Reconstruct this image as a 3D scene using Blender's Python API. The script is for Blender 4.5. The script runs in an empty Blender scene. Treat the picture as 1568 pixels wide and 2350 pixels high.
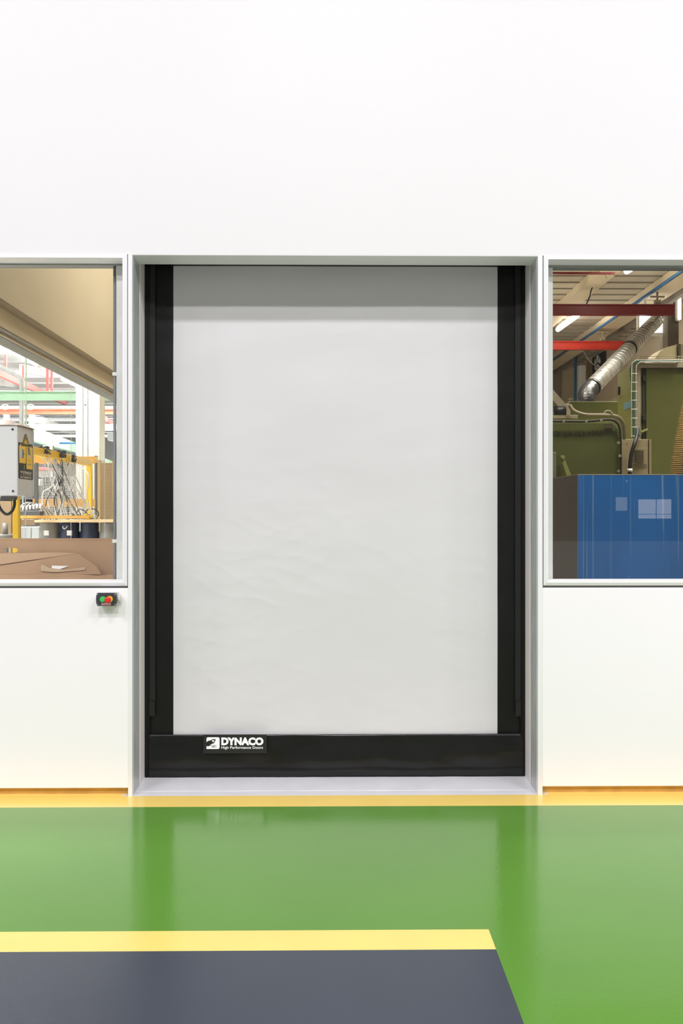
import bpy, bmesh, math, random
from mathutils import Vector, noise
random.seed(7)
S = bpy.context.scene
C = S.collection
PI = math.pi

# ------------------------------------------------------------------ camera, world, lights
F = 2000.0          # focal length in pixels of the 1568x2350 frame
D = 4.89            # distance camera - wall
H = 1.59            # eye height
YAW = math.atan(22.0 / F)
cd = bpy.data.cameras.new('camera')
cam = bpy.data.objects.new('camera', cd); C.objects.link(cam)
cd.sensor_fit = 'VERTICAL'; cd.sensor_height = 36.0; cd.lens = 36.0 * F / 2350.0
cd.clip_start = 0.05; cd.clip_end = 200
cam.location = (0, -D, H); cam.rotation_euler = (PI / 2, 0, -YAW)
S.camera = cam

S.view_settings.view_transform = 'Standard'
S.view_settings.look = 'None'
S.view_settings.gamma = 1.0
S.view_settings.use_curve_mapping = False
S.view_settings.exposure = 0.0

w = bpy.data.worlds.new('world'); S.world = w; w.use_nodes = True
bgn = w.node_tree.nodes['Background']
bgn.inputs[0].default_value = (1.0, 0.985, 0.96, 1); bgn.inputs[1].default_value = 0.15


def area(name, loc, size, power, col=(1, 1, 1), rot=(0, 0, 0), spread=180):
    l = bpy.data.lights.new(name, 'AREA'); l.shape = 'RECTANGLE'
    l.size, l.size_y = size; l.energy = power; l.color = col; l.spread = math.radians(spread)
    o = bpy.data.objects.new(name, l); C.objects.link(o); o.location = loc; o.rotation_euler = rot
    return o


# rows of ceiling luminaires of the hall the photographer stands in
for i in range(5):
    for j in range(2):
        area('hall_luminaire', (-17.0 + 8.5 * i, -12.0 - 5.0 * j, 13.5), (3.0, 1.2), 915, (1.0, 0.975, 0.98))
# the bright hall behind the left window
for x in (-4.5, -8.5, -13.0):
    for y in (2.0, 7.0, 12.5):
        area('left_hall_luminaire', (x, y, 5.45), (2.4, 1.2), 250, (1.0, 1.0, 0.98), spread=100)
# the dim warm hall behind the right window
for x, y, p in ((2.6, 2.2, 55), (4.6, 3.4, 75), (2.6, 6.5, 100), (4.8, 7.5, 130)):
    area('right_hall_luminaire', (x, y, 5.4), (1.2, 0.5), p, (1.0, 0.93, 0.80), spread=95)
area('right_hall_uplight', (0.9, 10.5, 2.6), (1.0, 2.4), 110, (1.0, 0.92, 0.78), (0, math.radians(-128), 0))  # hidden uplight added to brighten the dim beige roof
area('left_hall_uplight', (-1.2, 16.0, 2.8), (1.2, 3.0), 650, (1, 1, 1), (0, math.radians(128), 0))  # added out of view to lift the white roof's brightness
area('bay_luminaire', (-1.0, 3.2, 4.6), (0.6, 2.4), 34, (1.0, 0.95, 0.85), (0, math.radians(35), 0))  # lamp added out of sight to light the bulkhead face


# ------------------------------------------------------------------ pixel measuring helpers
def ray(px, py):
    u = (px - 784.0) / F; v = (1175.0 - py) / F
    c, s = math.cos(YAW), math.sin(YAW)
    return Vector((c * u + s, -s * u + c, v))


def at(px, py, d):                       # point seen at that pixel, d metres from the camera plane
    r = ray(px, py); t = d / r.y
    return Vector((r.x * t, d - D, H + r.z * t))


def atX(px, py, X):
    r = ray(px, py); t = X / r.x
    return Vector((X, r.y * t - D, H + r.z * t))


# ------------------------------------------------------------------ materials
def lin(c):
    return tuple((x / 12.92 if x <= 0.04045 else ((x + 0.055) / 1.055) ** 2.4) for x in (v / 255.0 for v in c))


def mat(name, rgb, rough=0.5, metal=0.0, var=0.0, vscale=8.0, bump=0.0, bscale=40.0, spec=0.5, stretch=None, rgb2=None,
        coat=0.0, detail=3.0):
    m = bpy.data.materials.new(name); m.use_nodes = True
    nt = m.node_tree; b = nt.nodes['Principled BSDF']
    c = lin(rgb); b.inputs['Base Color'].default_value = (*c, 1)
    b.inputs['Roughness'].default_value = rough; b.inputs['Metallic'].default_value = metal
    b.inputs['Specular IOR Level'].default_value = spec
    b.inputs['Coat Weight'].default_value = coat
    tc = None
    if var or bump or rgb2:
        tc = nt.nodes.new('ShaderNodeTexCoord'); mp = nt.nodes.new('ShaderNodeMapping')
        nt.links.new(tc.outputs['Object'], mp.inputs[0])
        if stretch: mp.inputs['Scale'].default_value = stretch
    if var or rgb2:
        n = nt.nodes.new('ShaderNodeTexNoise'); n.inputs['Scale'].default_value = vscale; n.inputs['Detail'].default_value = detail
        nt.links.new(mp.outputs[0], n.inputs['Vector'])
        r = nt.nodes.new('ShaderNodeValToRGB')
        r.color_ramp.elements[0].position = 0.35; r.color_ramp.elements[1].position = 0.65
        a = tuple(max(0, x * (1 - var)) for x in c); d2 = lin(rgb2) if rgb2 else tuple(min(1, x * (1 + var)) for x in c)
        r.color_ramp.elements[0].color = (*a, 1); r.color_ramp.elements[1].color = (*d2, 1)
        nt.links.new(n.outputs[0], r.inputs[0]); nt.links.new(r.outputs[0], b.inputs['Base Color'])
    if bump:
        n2 = nt.nodes.new('ShaderNodeTexNoise'); n2.inputs['Scale'].default_value = bscale; n2.inputs['Detail'].default_value = 4
        nt.links.new(mp.outputs[0], n2.inputs['Vector'])
        bp = nt.nodes.new('ShaderNodeBump'); bp.inputs['Strength'].default_value = 1.0; bp.inputs['Distance'].default_value = bump
        nt.links.new(n2.outputs[0], bp.inputs['Height']); nt.links.new(bp.outputs[0], b.inputs['Normal'])
    return m


def emis(name, rgb, k):
    m = bpy.data.materials.new(name); m.use_nodes = True
    b = m.node_tree.nodes['Principled BSDF']
    b.inputs['Base Color'].default_value = (*rgb, 1)
    b.inputs['Emission Color'].default_value = (*rgb, 1); b.inputs['Emission Strength'].default_value = k
    return m


M = {}
M['wall'] = mat('white_panel', (232, 232, 234), 0.45, var=0.006, vscale=0.8)
M['panel'] = mat('white_lower_panel', (247, 244, 248), 0.42, var=0.006, vscale=1.2)
M['alu'] = mat('brushed_aluminium', (242, 242, 245), 0.34, 0.12, var=0.02, vscale=6, stretch=(6, 6, 0.4))
M['alu_white'] = mat('white_anodised_frame', (240, 240, 244), 0.4, 0.05)
M['galv'] = mat('galvanised_steel', (204, 208, 209), 0.38, 0.3, var=0.10, vscale=12, stretch=(3, 3, 0.5), bump=0.0004, bscale=30)
M['seam'] = mat('dark_joint', (120, 116, 114), 0.8)
M['strip'] = mat('pale_liner', (240, 234, 232), 0.5)
M['green'] = mat('green_floor_paint', (98, 148, 60), 0.13, var=0.03, vscale=1.3, bump=0.00035, bscale=55)
_nt = M['green'].node_tree
_tc = _nt.nodes.new('ShaderNodeTexCoord'); _sx = _nt.nodes.new('ShaderNodeSeparateXYZ'); _mr = _nt.nodes.new('ShaderNodeMapRange')
_nt.links.new(_tc.outputs['Object'], _sx.inputs[0]); _nt.links.new(_sx.outputs[1], _mr.inputs[0])   # less specular away from the wall
_mr.inputs[1].default_value = -15.9; _mr.inputs[2].default_value = -14.8; _mr.inputs[3].default_value = 0.16; _mr.inputs[4].default_value = 0.55
_nt.links.new(_mr.outputs[0], _nt.nodes['Principled BSDF'].inputs['Specular IOR Level'])
M['yellow'] = mat('yellow_floor_paint', (254, 220, 122), 0.2, var=0.025, vscale=3, bump=0.0002, bscale=60)
M['slate'] = mat('slate_floor_paint', (58, 66, 80), 0.3, var=0.03, vscale=3, bump=0.0003, bscale=90)
M['sill'] = mat('grey_sill_paint', (230, 230, 236), 0.3, var=0.03, vscale=5, bump=0.0004, bscale=12)
M['concrete'] = mat('hall_concrete', (190, 188, 184), 0.6, var=0.05, vscale=1)
M['black'] = mat('black_vinyl', (17, 17, 17), 0.45, spec=.3, var=0.15, vscale=9, bump=0.0015, bscale=14, stretch=(1, 1, .6))
M['pocket'] = mat('black_pocket_vinyl', (16, 16, 17), 0.3, spec=.4, var=0.2, vscale=7, bump=0.004, bscale=7, stretch=(.6, 1, 1.2))
M['blackmetal'] = mat('black_guide', (13, 13, 14), 0.45, spec=.3)
M['guide2'] = mat('black_guide_strip', (34, 34, 35), 0.5, spec=.3)
M['cloth'] = mat('grey_vinyl_curtain', (214, 213, 216), 0.5, var=0.012, vscale=1.5, bump=0.0016, bscale=5, stretch=(0.8, 1, 1.6))
M['decal'] = mat('dark_decal', (38, 40, 39), 0.4, spec=.3)
M['white'] = mat('white_print', (250, 250, 250), 0.5)
M['whiteplastic'] = mat('white_plastic', (222, 222, 222), 0.4)
M['coverblack'] = mat('dark_grey_plastic', (58, 59, 66), 0.4)
M['redb'] = mat('red_button', (226, 40, 34), 0.3)
M['greenb'] = mat('green_button', (60, 196, 96), 0.35)
M['yellb'] = mat('yellow_collar', (250, 206, 40), 0.35)
M['screw'] = mat('steel_screw', (200, 200, 200), 0.3, 0.8)
M['legend'] = mat('red_legend', (130, 50, 55), 0.5, rgb2=(225, 190, 190), vscale=420)
M['beige'] = mat('beige_cladding', (218, 204, 172), 0.55, var=0.02, vscale=2)
M['greyprof'] = mat('grey_profile', (140, 143, 138), 0.5, 0.2)
M['conduit'] = mat('grey_conduit', (128, 132, 138), 0.5)
M['roofw'] = mat('white_roof_sheet', (246, 247, 246), 0.6)
M['whitepaint'] = mat('white_paint', (226, 228, 225), 0.55, var=0.02, vscale=4)
M['palegreen'] = mat('pale_green_steel', (164, 200, 170), 0.5, var=0.03, vscale=5)
M['salmon'] = mat('salmon_steel', (238, 148, 120), 0.5, var=0.03, vscale=5)
M['redsteel'] = mat('faded_red_steel', (232, 138, 134), 0.5)
M['yellsteel'] = mat('yellow_steel', (252, 208, 58), 0.45, var=0.02, vscale=6)
M['orange'] = mat('orange_steel', (214, 160, 74), 0.5, var=0.05)
M['ctrl'] = mat('light_grey_enclosure', (214, 217, 219), 0.4)
M['ctrlside'] = M['ctrl']
M['cardb'] = mat('cardboard', (176, 144, 114), 0.85, var=0.05, vscale=5, bump=0.0003, bscale=120)
M['cardb2'] = mat('pale_cardboard', (188, 158, 128), 0.85, var=0.04, vscale=6)
M['paper'] = mat('white_paper', (236, 236, 234), 0.7)
M['tape'] = mat('brown_tape', (190, 166, 138), 0.35)
M['cable'] = mat('grey_cable', (128, 130, 132), 0.5)
M['cablew'] = mat('white_cable', (214, 214, 212), 0.5)
M['cabled'] = mat('dark_cable', (66, 68, 72), 0.5)
M['plug'] = mat('white_plug', (238, 238, 236), 0.5)
M['wood'] = mat('plywood', (224, 198, 156), 0.6, var=0.08, vscale=9, stretch=(1, 1, 6))
M['drumgrey'] = mat('grey_drum', (132, 132, 128), 0.4, var=0.06, vscale=5)
M['drumblue'] = mat('navy_drum', (36, 48, 70), 0.35, var=0.08, vscale=5)
M['mesh'] = mat('galvanised_wire', (200, 200, 192), 0.5, 0.3)
M['meshbrown'] = mat('tan_wire', (196, 174, 128), 0.6)
M['darkbit'] = mat('dark_rack_steel', (96, 98, 98), 0.5)
M['brownrack'] = mat('brown_board', (150, 128, 100), 0.8, var=0.1, vscale=3)
M['bluepipe'] = mat('blue_pipe', (58, 110, 160), 0.4)
M['palebin'] = mat('pale_blue_bin', (206, 214, 218), 0.5)
M['perf'] = mat('grey_perforated', (150, 152, 154), 0.5)
M['plastic_bag'] = mat('crumpled_wrap', (196, 180, 172), 0.3, var=0.15, vscale=12, bump=0.004, bscale=25)
# right hall
M['roofb'] = mat('beige_roof_sheet', (206, 196, 176), 0.6, var=0.05, vscale=1)
M['beamb'] = mat('beige_concrete_beam', (220, 206, 178), 0.7, var=0.04, vscale=2)
M['wallb'] = mat('beige_hall_wall', (206, 192, 168), 0.7, var=0.05, vscale=1)
M['wallg'] = mat('grey_hall_wall', (150, 142, 130), 0.7)
M['red1'] = mat('maroon_steel', (120, 26, 30), 0.45, var=0.08, vscale=4)
M['red2'] = mat('orange_red_steel', (200, 52, 34), 0.5, var=0.08, vscale=4)
M['duct'] = mat('spiral_duct_steel', (160, 159, 154), 0.34, 0.85, var=0.2, vscale=7)
M['blackflex'] = mat('black_flex', (30, 30, 32), 0.4, bump=0.012, bscale=16)
M['mgreen'] = mat('olive_green_paint', (122, 126, 78), 0.4, var=0.06, vscale=2.5)
M['mgreen2'] = mat('light_olive_paint', (152, 156, 96), 0.4, var=0.05, vscale=2.5)
M['mgreen3'] = mat('deep_olive_paint', (92, 96, 52), 0.35, var=0.08, vscale=2)
M['mgrey'] = mat('machine_grey', (156, 146, 124), 0.55, var=0.05, vscale=8)
M['cabg'] = mat('grey_beige_cabinet', (158, 144, 112), 0.5, var=0.05, vscale=6)
M['dark'] = mat('dark_recess', (40, 38, 32), 0.7)
M['blackrub'] = mat('black_rubber', (38, 38, 40), 0.5)
M['hoseg'] = mat('grey_hose', (136, 124, 104), 0.45)
M['hosegreen'] = mat('green_hose', (74, 112, 92), 0.45)
M['hosey'] = mat('tan_ribbed_hose', (214, 184, 120), 0.5)
M['bluetag'] = mat('blue_sticker', (120, 168, 200), 0.5, rgb2=(150, 190, 210), vscale=60)
M['faint'] = mat('faded_lettering', (74, 78, 42), 0.5)
M['tube'] = emis('lit_tube', (1.0, 0.96, 0.86), 16)
M['skylight'] = emis('skylight', (1.0, 0.99, 0.96), 3.0)
M['daywhite'] = emis('roof_light', (1.0, 1.0, 0.99), 1.3)
M['darkcol'] = mat('dark_column', (92, 84, 76), 0.6)


def blue_mat():
    m = mat('blue_steel_paint', (24, 92, 152), 0.3, var=0.06, vscale=3)
    nt = m.node_tree; b = nt.nodes['Principled BSDF']
    src = b.inputs['Base Color'].links[0].from_socket
    tc = nt.nodes.new('ShaderNodeTexCoord'); mp = nt.nodes.new('ShaderNodeMapping'); mp.inputs['Scale'].default_value = (60, 60, 0.7)
    n = nt.nodes.new('ShaderNodeTexNoise'); n.inputs['Scale'].default_value = 1.0; n.inputs['Detail'].default_value = 2
    nt.links.new(tc.outputs['Object'], mp.inputs[0]); nt.links.new(mp.outputs[0], n.inputs['Vector'])
    r = nt.nodes.new('ShaderNodeValToRGB'); r.color_ramp.elements[0].position = 0.60; r.color_ramp.elements[1].position = 0.72
    nt.links.new(n.outputs[0], r.inputs[0])
    mp2 = nt.nodes.new('ShaderNodeMapping'); mp2.inputs['Scale'].default_value = (9, 9, 9)
    n2 = nt.nodes.new('ShaderNodeTexNoise'); n2.inputs['Scale'].default_value = 1.0; n2.inputs['Detail'].default_value = 8
    nt.links.new(tc.outputs['Object'], mp2.inputs[0]); nt.links.new(mp2.outputs[0], n2.inputs['Vector'])
    r2 = nt.nodes.new('ShaderNodeValToRGB'); r2.color_ramp.elements[0].position = 0.69; r2.color_ramp.elements[1].position = 0.73
    nt.links.new(n2.outputs[0], r2.inputs[0])
    mu = nt.nodes.new('ShaderNodeMath'); mu.operation = 'MULTIPLY'; mu.inputs[1].default_value = 0.4
    nt.links.new(r.outputs[0], mu.inputs[0])
    mx = nt.nodes.new('ShaderNodeMath'); mx.operation = 'MAXIMUM'
    nt.links.new(mu.outputs[0], mx.inputs[0]); nt.links.new(r2.outputs[0], mx.inputs[1])
    mix = nt.nodes.new('ShaderNodeMixRGB'); mix.inputs[2].default_value = (*lin((150, 176, 192)), 1)
    nt.links.new(mx.outputs[0], mix.inputs[0]); nt.links.new(src, mix.inputs[1]); nt.links.new(mix.outputs[0], b.inputs['Base Color'])
    return m


M['blue'] = blue_mat()


def glass_mat():
    m = bpy.data.materials.new('window_glass'); m.use_nodes = True
    nt = m.node_tree; nt.nodes.clear()
    out = nt.nodes.new('ShaderNodeOutputMaterial'); mx = nt.nodes.new('ShaderNodeMixShader')
    t = nt.nodes.new('ShaderNodeBsdfTransparent'); t.inputs[0].default_value = (0.985, 0.99, 0.985, 1)
    g = nt.nodes.new('ShaderNodeBsdfGlossy'); g.inputs['Roughness'].default_value = 0.0
    fr = nt.nodes.new('ShaderNodeFresnel'); fr.inputs[0].default_value = 1.6
    ge = nt.nodes.new('ShaderNodeNewGeometry'); mm = nt.nodes.new('ShaderNodeMath'); mm.operation = 'SUBTRACT'; mm.inputs[0].default_value = 1.0
    nt.links.new(ge.outputs['Backfacing'], mm.inputs[1]); mu = nt.nodes.new('ShaderNodeMath'); mu.operation = 'MULTIPLY'
    nt.links.new(fr.outputs[0], mu.inputs[0]); nt.links.new(mm.outputs[0], mu.inputs[1]); nt.links.new(mu.outputs[0], mx.inputs[0]); nt.links.new(t.outputs[0], mx.inputs[1]); nt.links.new(g.outputs[0], mx.inputs[2])
    nt.links.new(mx.outputs[0], out.inputs[0])
    return m


M['glass'] = glass_mat()


# ------------------------------------------------------------------ mesh builder
class MB:
    def __init__(s): s.v = []; s.f = []; s.mi = []; s.sm = []

    def add(s, vs, fs, mi=0, smooth=False):
        o = len(s.v); s.v += [Vector(v) for v in vs]
        for f in fs: s.f.append([o + i for i in f]); s.mi.append(mi); s.sm.append(smooth)
        return s

    def box(s, a, b, mi=0, bev=0.0):
        x0, x1 = sorted((a[0], b[0])); y0, y1 = sorted((a[1], b[1])); z0, z1 = sorted((a[2], b[2]))
        if bev <= 0:
            return s.add([(x0, y0, z0), (x1, y0, z0), (x1, y1, z0), (x0, y1, z0), (x0, y0, z1), (x1, y0, z1), (x1, y1, z1), (x0, y1, z1)],
                         [(0, 3, 2, 1), (4, 5, 6, 7), (0, 1, 5, 4), (1, 2, 6, 5), (2, 3, 7, 6), (3, 0, 4, 7)], mi)
        bm = bmesh.new(); bmesh.ops.create_cube(bm, size=1.0)
        for v in bm.verts: v.co = Vector(((x0 + x1) / 2 + v.co.x * (x1 - x0), (y0 + y1) / 2 + v.co.y * (y1 - y0), (z0 + z1) / 2 + v.co.z * (z1 - z0)))
        bmesh.ops.bevel(bm, geom=list(bm.edges), offset=bev, segments=2, affect='EDGES', profile=0.5)
        bm.verts.index_update()
        s.add([v.co.copy() for v in bm.verts], [[v.index for v in f.verts] for f in bm.faces], mi); bm.free()
        return s

    def prism(s, pts, ext, mi=0):          # planar polygon pts (Vectors), extruded by vector ext
        n = len(pts); ext = Vector(ext); pts = [Vector(p) for p in pts]
        s.add(pts + [p + ext for p in pts], [list(range(n))[::-1], list(range(n, 2 * n))] + [(i, (i + 1) % n, n + (i + 1) % n, n + i) for i in range(n)], mi)
        return s

    def tube(s, path, r, seg=8, mi=0, closed_ends=True):
        path = [Vector(p) for p in path]; n = len(path)
        rs = r if isinstance(r, (list, tuple)) else [r] * n
        T = []
        for i in range(n):
            t = path[min(i + 1, n - 1)] - path[max(i - 1, 0)]
            T.append(t.normalized() if t.length > 1e-9 else Vector((0, 0, 1)))
        up = Vector((0, 0, 1)) if abs(T[0].z) < 0.9 else Vector((1, 0, 0))
        u = T[0].cross(up).normalized(); vs = []
        for i in range(n):
            u = (u - T[i] * u.dot(T[i]))
            u = u.normalized() if u.length > 1e-6 else T[i].orthogonal().normalized()
            w_ = T[i].cross(u)
            for k in range(seg):
                a = 2 * PI * k / seg
                vs.append(path[i] + (u * math.cos(a) + w_ * math.sin(a)) * rs[i])
        fs = []
        for i in range(n - 1):
            for k in range(seg):
                fs.append((i * seg + k, i * seg + (k + 1) % seg, (i + 1) * seg + (k + 1) % seg, (i + 1) * seg + k))
        s.add(vs, fs, mi, True)
        if closed_ends:
            o = len(s.v) - len(vs)
            s.f.append([o + k for k in range(seg)][::-1]); s.mi.append(mi); s.sm.append(False)
            s.f.append([o + (n - 1) * seg + k for k in range(seg)]); s.mi.append(mi); s.sm.append(False)
        return s

    def cyl(s, a, b, r, seg=24, mi=0): return s.tube([a, b], r, seg, mi)

    def lathe(s, base, prof, seg=28, mi=0):        # prof: (r, z) list around a vertical axis
        vs = []; b = Vector(base)
        for r, z in prof:
            for k in range(seg):
                a = 2 * PI * k / seg; vs.append(b + Vector((r * math.cos(a), r * math.sin(a), z)))
        n = len(prof)
        fs = [(i * seg + k, i * seg + (k + 1) % seg, (i + 1) * seg + (k + 1) % seg, (i + 1) * seg + k) for i in range(n - 1) for k in range(seg)]
        s.add(vs, fs, mi, True); o = len(s.v) - len(vs)
        s.f.append([o + k for k in range(seg)][::-1]); s.mi.append(mi); s.sm.append(False)
        s.f.append([o + (n - 1) * seg + k for k in range(seg)]); s.mi.append(mi); s.sm.append(False)
        return s

    def bar(s, a, b, w_, h, mi=0, up=(0, 0, 1)):    # rectangular bar from a to b
        a = Vector(a); b = Vector(b); t = (b - a).normalized(); u = t.cross(Vector(up))
        u = u.normalized() if u.length > 1e-6 else Vector((1, 0, 0)); v = u.cross(t)
        c = [u * w_ / 2 + v * h / 2, -u * w_ / 2 + v * h / 2, -u * w_ / 2 - v * h / 2, u * w_ / 2 - v * h / 2]
        return s.add([a + q for q in c] + [b + q for q in c], [(0, 1, 2, 3), (7, 6, 5, 4), (0, 4, 5, 1), (1, 5, 6, 2), (2, 6, 7, 3), (3, 7, 4, 0)], mi)

    def build(s, name, mats, parent=None, origin=None):
        if not isinstance(mats, (list, tuple)): mats = [mats]
        if parent is not None:
            # geometry is in world space; every ancestor is only translated
            o_ = Vector((0, 0, 0)); p = parent
            while p is not None: o_ += p.location; p = p.parent
        else:
            if origin is None:
                xs = [v.x for v in s.v]; ys = [v.y for v in s.v]; zs = [v.z for v in s.v]
                origin = ((min(xs) + max(xs)) / 2, (min(ys) + max(ys)) / 2, min(zs))
            o_ = Vector(origin)
        me = bpy.data.meshes.new(name)
        me.from_pydata([tuple(v - o_) for v in s.v], [], s.f)
        for m in mats: me.materials.append(m)
        for p, mi, sm in zip(me.polygons, s.mi, s.sm): p.material_index = mi; p.use_smooth = sm
        bm = bmesh.new(); bm.from_mesh(me); bmesh.ops.recalc_face_normals(bm, faces=bm.faces); bm.to_mesh(me); bm.free()
        me.update()
        o = bpy.data.objects.new(name, me); C.objects.link(o)
        if parent is not None: o.parent = parent
        else: o.location = o_
        return o


def tag(o, label, cat, group=None, kind=None):
    if label: o['label'] = label
    if cat: o['category'] = cat
    if group: o['group'] = group
    if kind: o['kind'] = kind
    return o


def thing(name, loc, label, cat, group=None):
    o = bpy.data.objects.new(name, None); C.objects.link(o); o.location = loc; o.empty_display_size = 0.1
    return tag(o, label, cat, group)


def struct(name, mb, mats, label=None):
    o = mb.build(name, mats); o['kind'] = 'structure'
    if label: o['label'] = label
    return o


def spline(pts, n=10):
    pts = [Vector(p) for p in pts]; P = [pts[0] * 2 - pts[1]] + pts + [pts[-1] * 2 - pts[-2]]; out = []
    for i in range(1, len(P) - 2):
        for k in range(n):
            t = k / n; a, b, c, d = P[i - 1:i + 3]
            out.append(0.5 * ((2 * b) + (c - a) * t + (2 * a - 5 * b + 4 * c - d) * t * t + (3 * b - a - 3 * c + d) * t ** 3))
    out.append(pts[-1]); return out


def pxbox(mb, px0, py0, px1, py1, d, th, mi=0, bev=0, z0=None):   # box whose front face spans those pixels at distance d
    a = at(px0, py0, d); b = at(px1, py1, d)
    mb.box((a.x, a.y, a.z), (b.x, a.y + th, b.z if z0 is None else z0), mi, bev)
    return mb


def text_mb(mb, s, O, U, V, offset=0.02, mirror=False, mi=0, thick=0.0006):
    """lettering fitted to the parallelogram O, O+U, O+V"""
    cu = bpy.data.curves.new('t', 'FONT'); cu.body = s; cu.offset = offset; cu.resolution_u = 3
    ob = bpy.data.objects.new('t', cu); C.objects.link(ob)
    dg = bpy.context.evaluated_depsgraph_get(); dg.update()
    me = bpy.data.meshes.new_from_object(ob.evaluated_get(dg))
    xs = [v.co.x for v in me.vertices]; ys = [v.co.y for v in me.vertices]
    x0, x1, y0, y1 = min(xs), max(xs), min(ys), max(ys)
    O, U, V = Vector(O), Vector(U), Vector(V); N = U.cross(V).normalized() * thick
    vs = []
    for v in me.vertices:
        a = (v.co.x - x0) / (x1 - x0); b = (v.co.y - y0) / (y1 - y0)
        if mirror: a = 1 - a
        vs.append(O + U * a + V * b + N)
    mb.add(vs, [list(p.vertices) for p in me.polygons], mi)
    bpy.data.objects.remove(ob); bpy.data.curves.remove(cu); bpy.data.meshes.remove(me)
    return mb


# ------------------------------------------------------------------ setting: measures
XL = at(304, 1175, D).x; XR = at(1234.5, 1175, D).x        # faces of the reveals
JL = at(294.5, 1175, D).x; JR = at(1245, 1175, D).x        # outer edges of jamb faces
ZT = at(768, 585, D).z                                     # top of the opening
ZW = at(150, 582, D).z                                     # top of the window band
ZB = at(150, 1345, D).z                                    # foot of the window band
R1 = 0.183; R2 = 0.318
GX0 = XL; GX1 = XR

# floor: one slab of several paints
fl = MB()
def quad(x0, y0, x1, y1, z, mi): fl.add([(x0, y0, z), (x1, y0, z), (x1, y1, z), (x0, y1, z)], [(0, 1, 2, 3)], mi)
yb = at(768, 1850, D)  # only for the stripe width
def floor_y(py): return H * F / (py - 1175.0) - D
ys0 = floor_y(1850.5); ya = floor_y(2134.5); ybb = floor_y(2180.5)
XG = 0.597
quad(-2.6, ya, XG, ys0, 0, 0); quad(-12, ya, -2.6, ys0, 0, 4); quad(XG, -3.6, 2.6, ys0, 0, 0); quad(XG, -14, 12, -3.6, 0, 4); quad(2.6, -3.6, 12, ys0, 0, 4)  # out-of-view floor made neutral concrete to cut the green bounce
quad(-12, ybb, XG, ya, 0, 1); quad(-12, -4.4, XG, ybb, 0, 2); quad(-12, -14, XG, -4.4, 0, 4)
quad(-12, ys0, 12, 0.0, 0, 1)
quad(-12, 0.0, XL - .06, 0.06, 0, 1); quad(XR + .06, 0.0, 12, 0.06, 0, 1)
quad(XL - .06, 0.0, XR + .06, 0.06, 0, 3); quad(-12, 0.06, XL - .06, 0.2, 0, 4); quad(XR + .06, 0.06, 12, 0.2, 0, 4)
quad(XL - .06, 0.06, XR + .06, 0.42, 0, 3)
quad(-21, 0.2, XL - .06, 42, 0, 4); quad(XL - .06, 0.42, 12, 42, 0, 4); quad(XR + .06, 0.2, 12, 0.42, 0, 4)
fl.box((-21, -14, -0.2), (12, 42, -0.01), 4)
struct('floor', fl, [M['green'], M['yellow'], M['slate'], M['sill'], M['concrete']], 'glossy green floor with yellow stripes and a slate grey area')
# raised thin lip of the grey sill
sl = MB(); n = 40
vs = []
for i in range(n + 1):
    x = XL + (XR - XL) * i / n
    for y, z in ((0.003, 0.0005), (0.006, 0.0012), (0.075, 0.0015 + 0.0008 * noise.noise(Vector((x * 5, 0, 0)))), (0.08, 0.003), (R2 + .05, 0.006)):
        vs.append((x, y + (0.003 * noise.noise(Vector((x * 4, 3, 0))) if 0.05 < y < .1 else 0), z))
sl.add(vs, [(i * 5 + k, i * 5 + k + 1, i * 5 + k + 6, i * 5 + k + 5) for i in range(n) for k in range(4)], 0, False)
struct('trim_1', sl, M['sill'], 'pale grey painted door sill')

# upper wall, lower panels
wu = MB().box((-12, 0, ZT), (12, R1, 11.0))
struct('wall_upper', wu, M['wall'], 'plain white wall above the door and windows')
PB = at(150, 1808.5, D).z
WLx = at(-330, 1175, D).x; WRx = at(1900, 1175, D).x
for nm, xa, xb, lab in (('wall_left', -12, at(295, 1175, D).x, 'white lower wall panel left of the door'), ('wall_right', at(1245, 1175, D).x, 12, 'white lower wall panel right of the door')):
    mb = MB().box((xa, -0.004, PB), (xb, 0.08, ZB - 0.012), 0, 0.004)
    mb.box((xa, 0.012, ZB - 0.02), (xb, 0.07, ZB + 0.004), 1)
    if xa < -5: mb.box((-12, 0, ZB), (WLx, R1, ZT))
    else: mb.box((WRx, 0, ZB), (12, R1, ZT))
    struct(nm, mb, [M['panel'], M['seam']], lab)
M['kick'] = mat('yellow_kick_board', (214, 170, 96), 0.6, var=0.12, vscale=9)
for nm, xa, xb in (('baseboard_left', -12, JL), ('baseboard_right', JR, 12)):
    mb = MB().box((xa, 0.035, 0), (xb, 0.08, PB + 0.01))
    struct(nm, mb, M['kick'], 'yellowed recessed kick strip under the wall panel')


# mitred rectangular frame; prof = list of (inset from outer edge, y), swept round
def frame_mb(mb, x0, x1, z0, z1, prof, mi=0):
    vs = []
    for ins, y in prof:
        vs += [(x0 + ins, y, z0 + ins), (x1 - ins, y, z0 + ins), (x1 - ins, y, z1 - ins), (x0 + ins, y, z1 - ins)]
    n_ = len(prof)
    fs = [(i * 4 + k, i * 4 + (k + 1) % 4, ((i + 1) % n_) * 4 + (k + 1) % 4, ((i + 1) % n_) * 4 + k) for i in range(n_) for k in range(4)]
    mb.add(vs, fs, mi)


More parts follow.
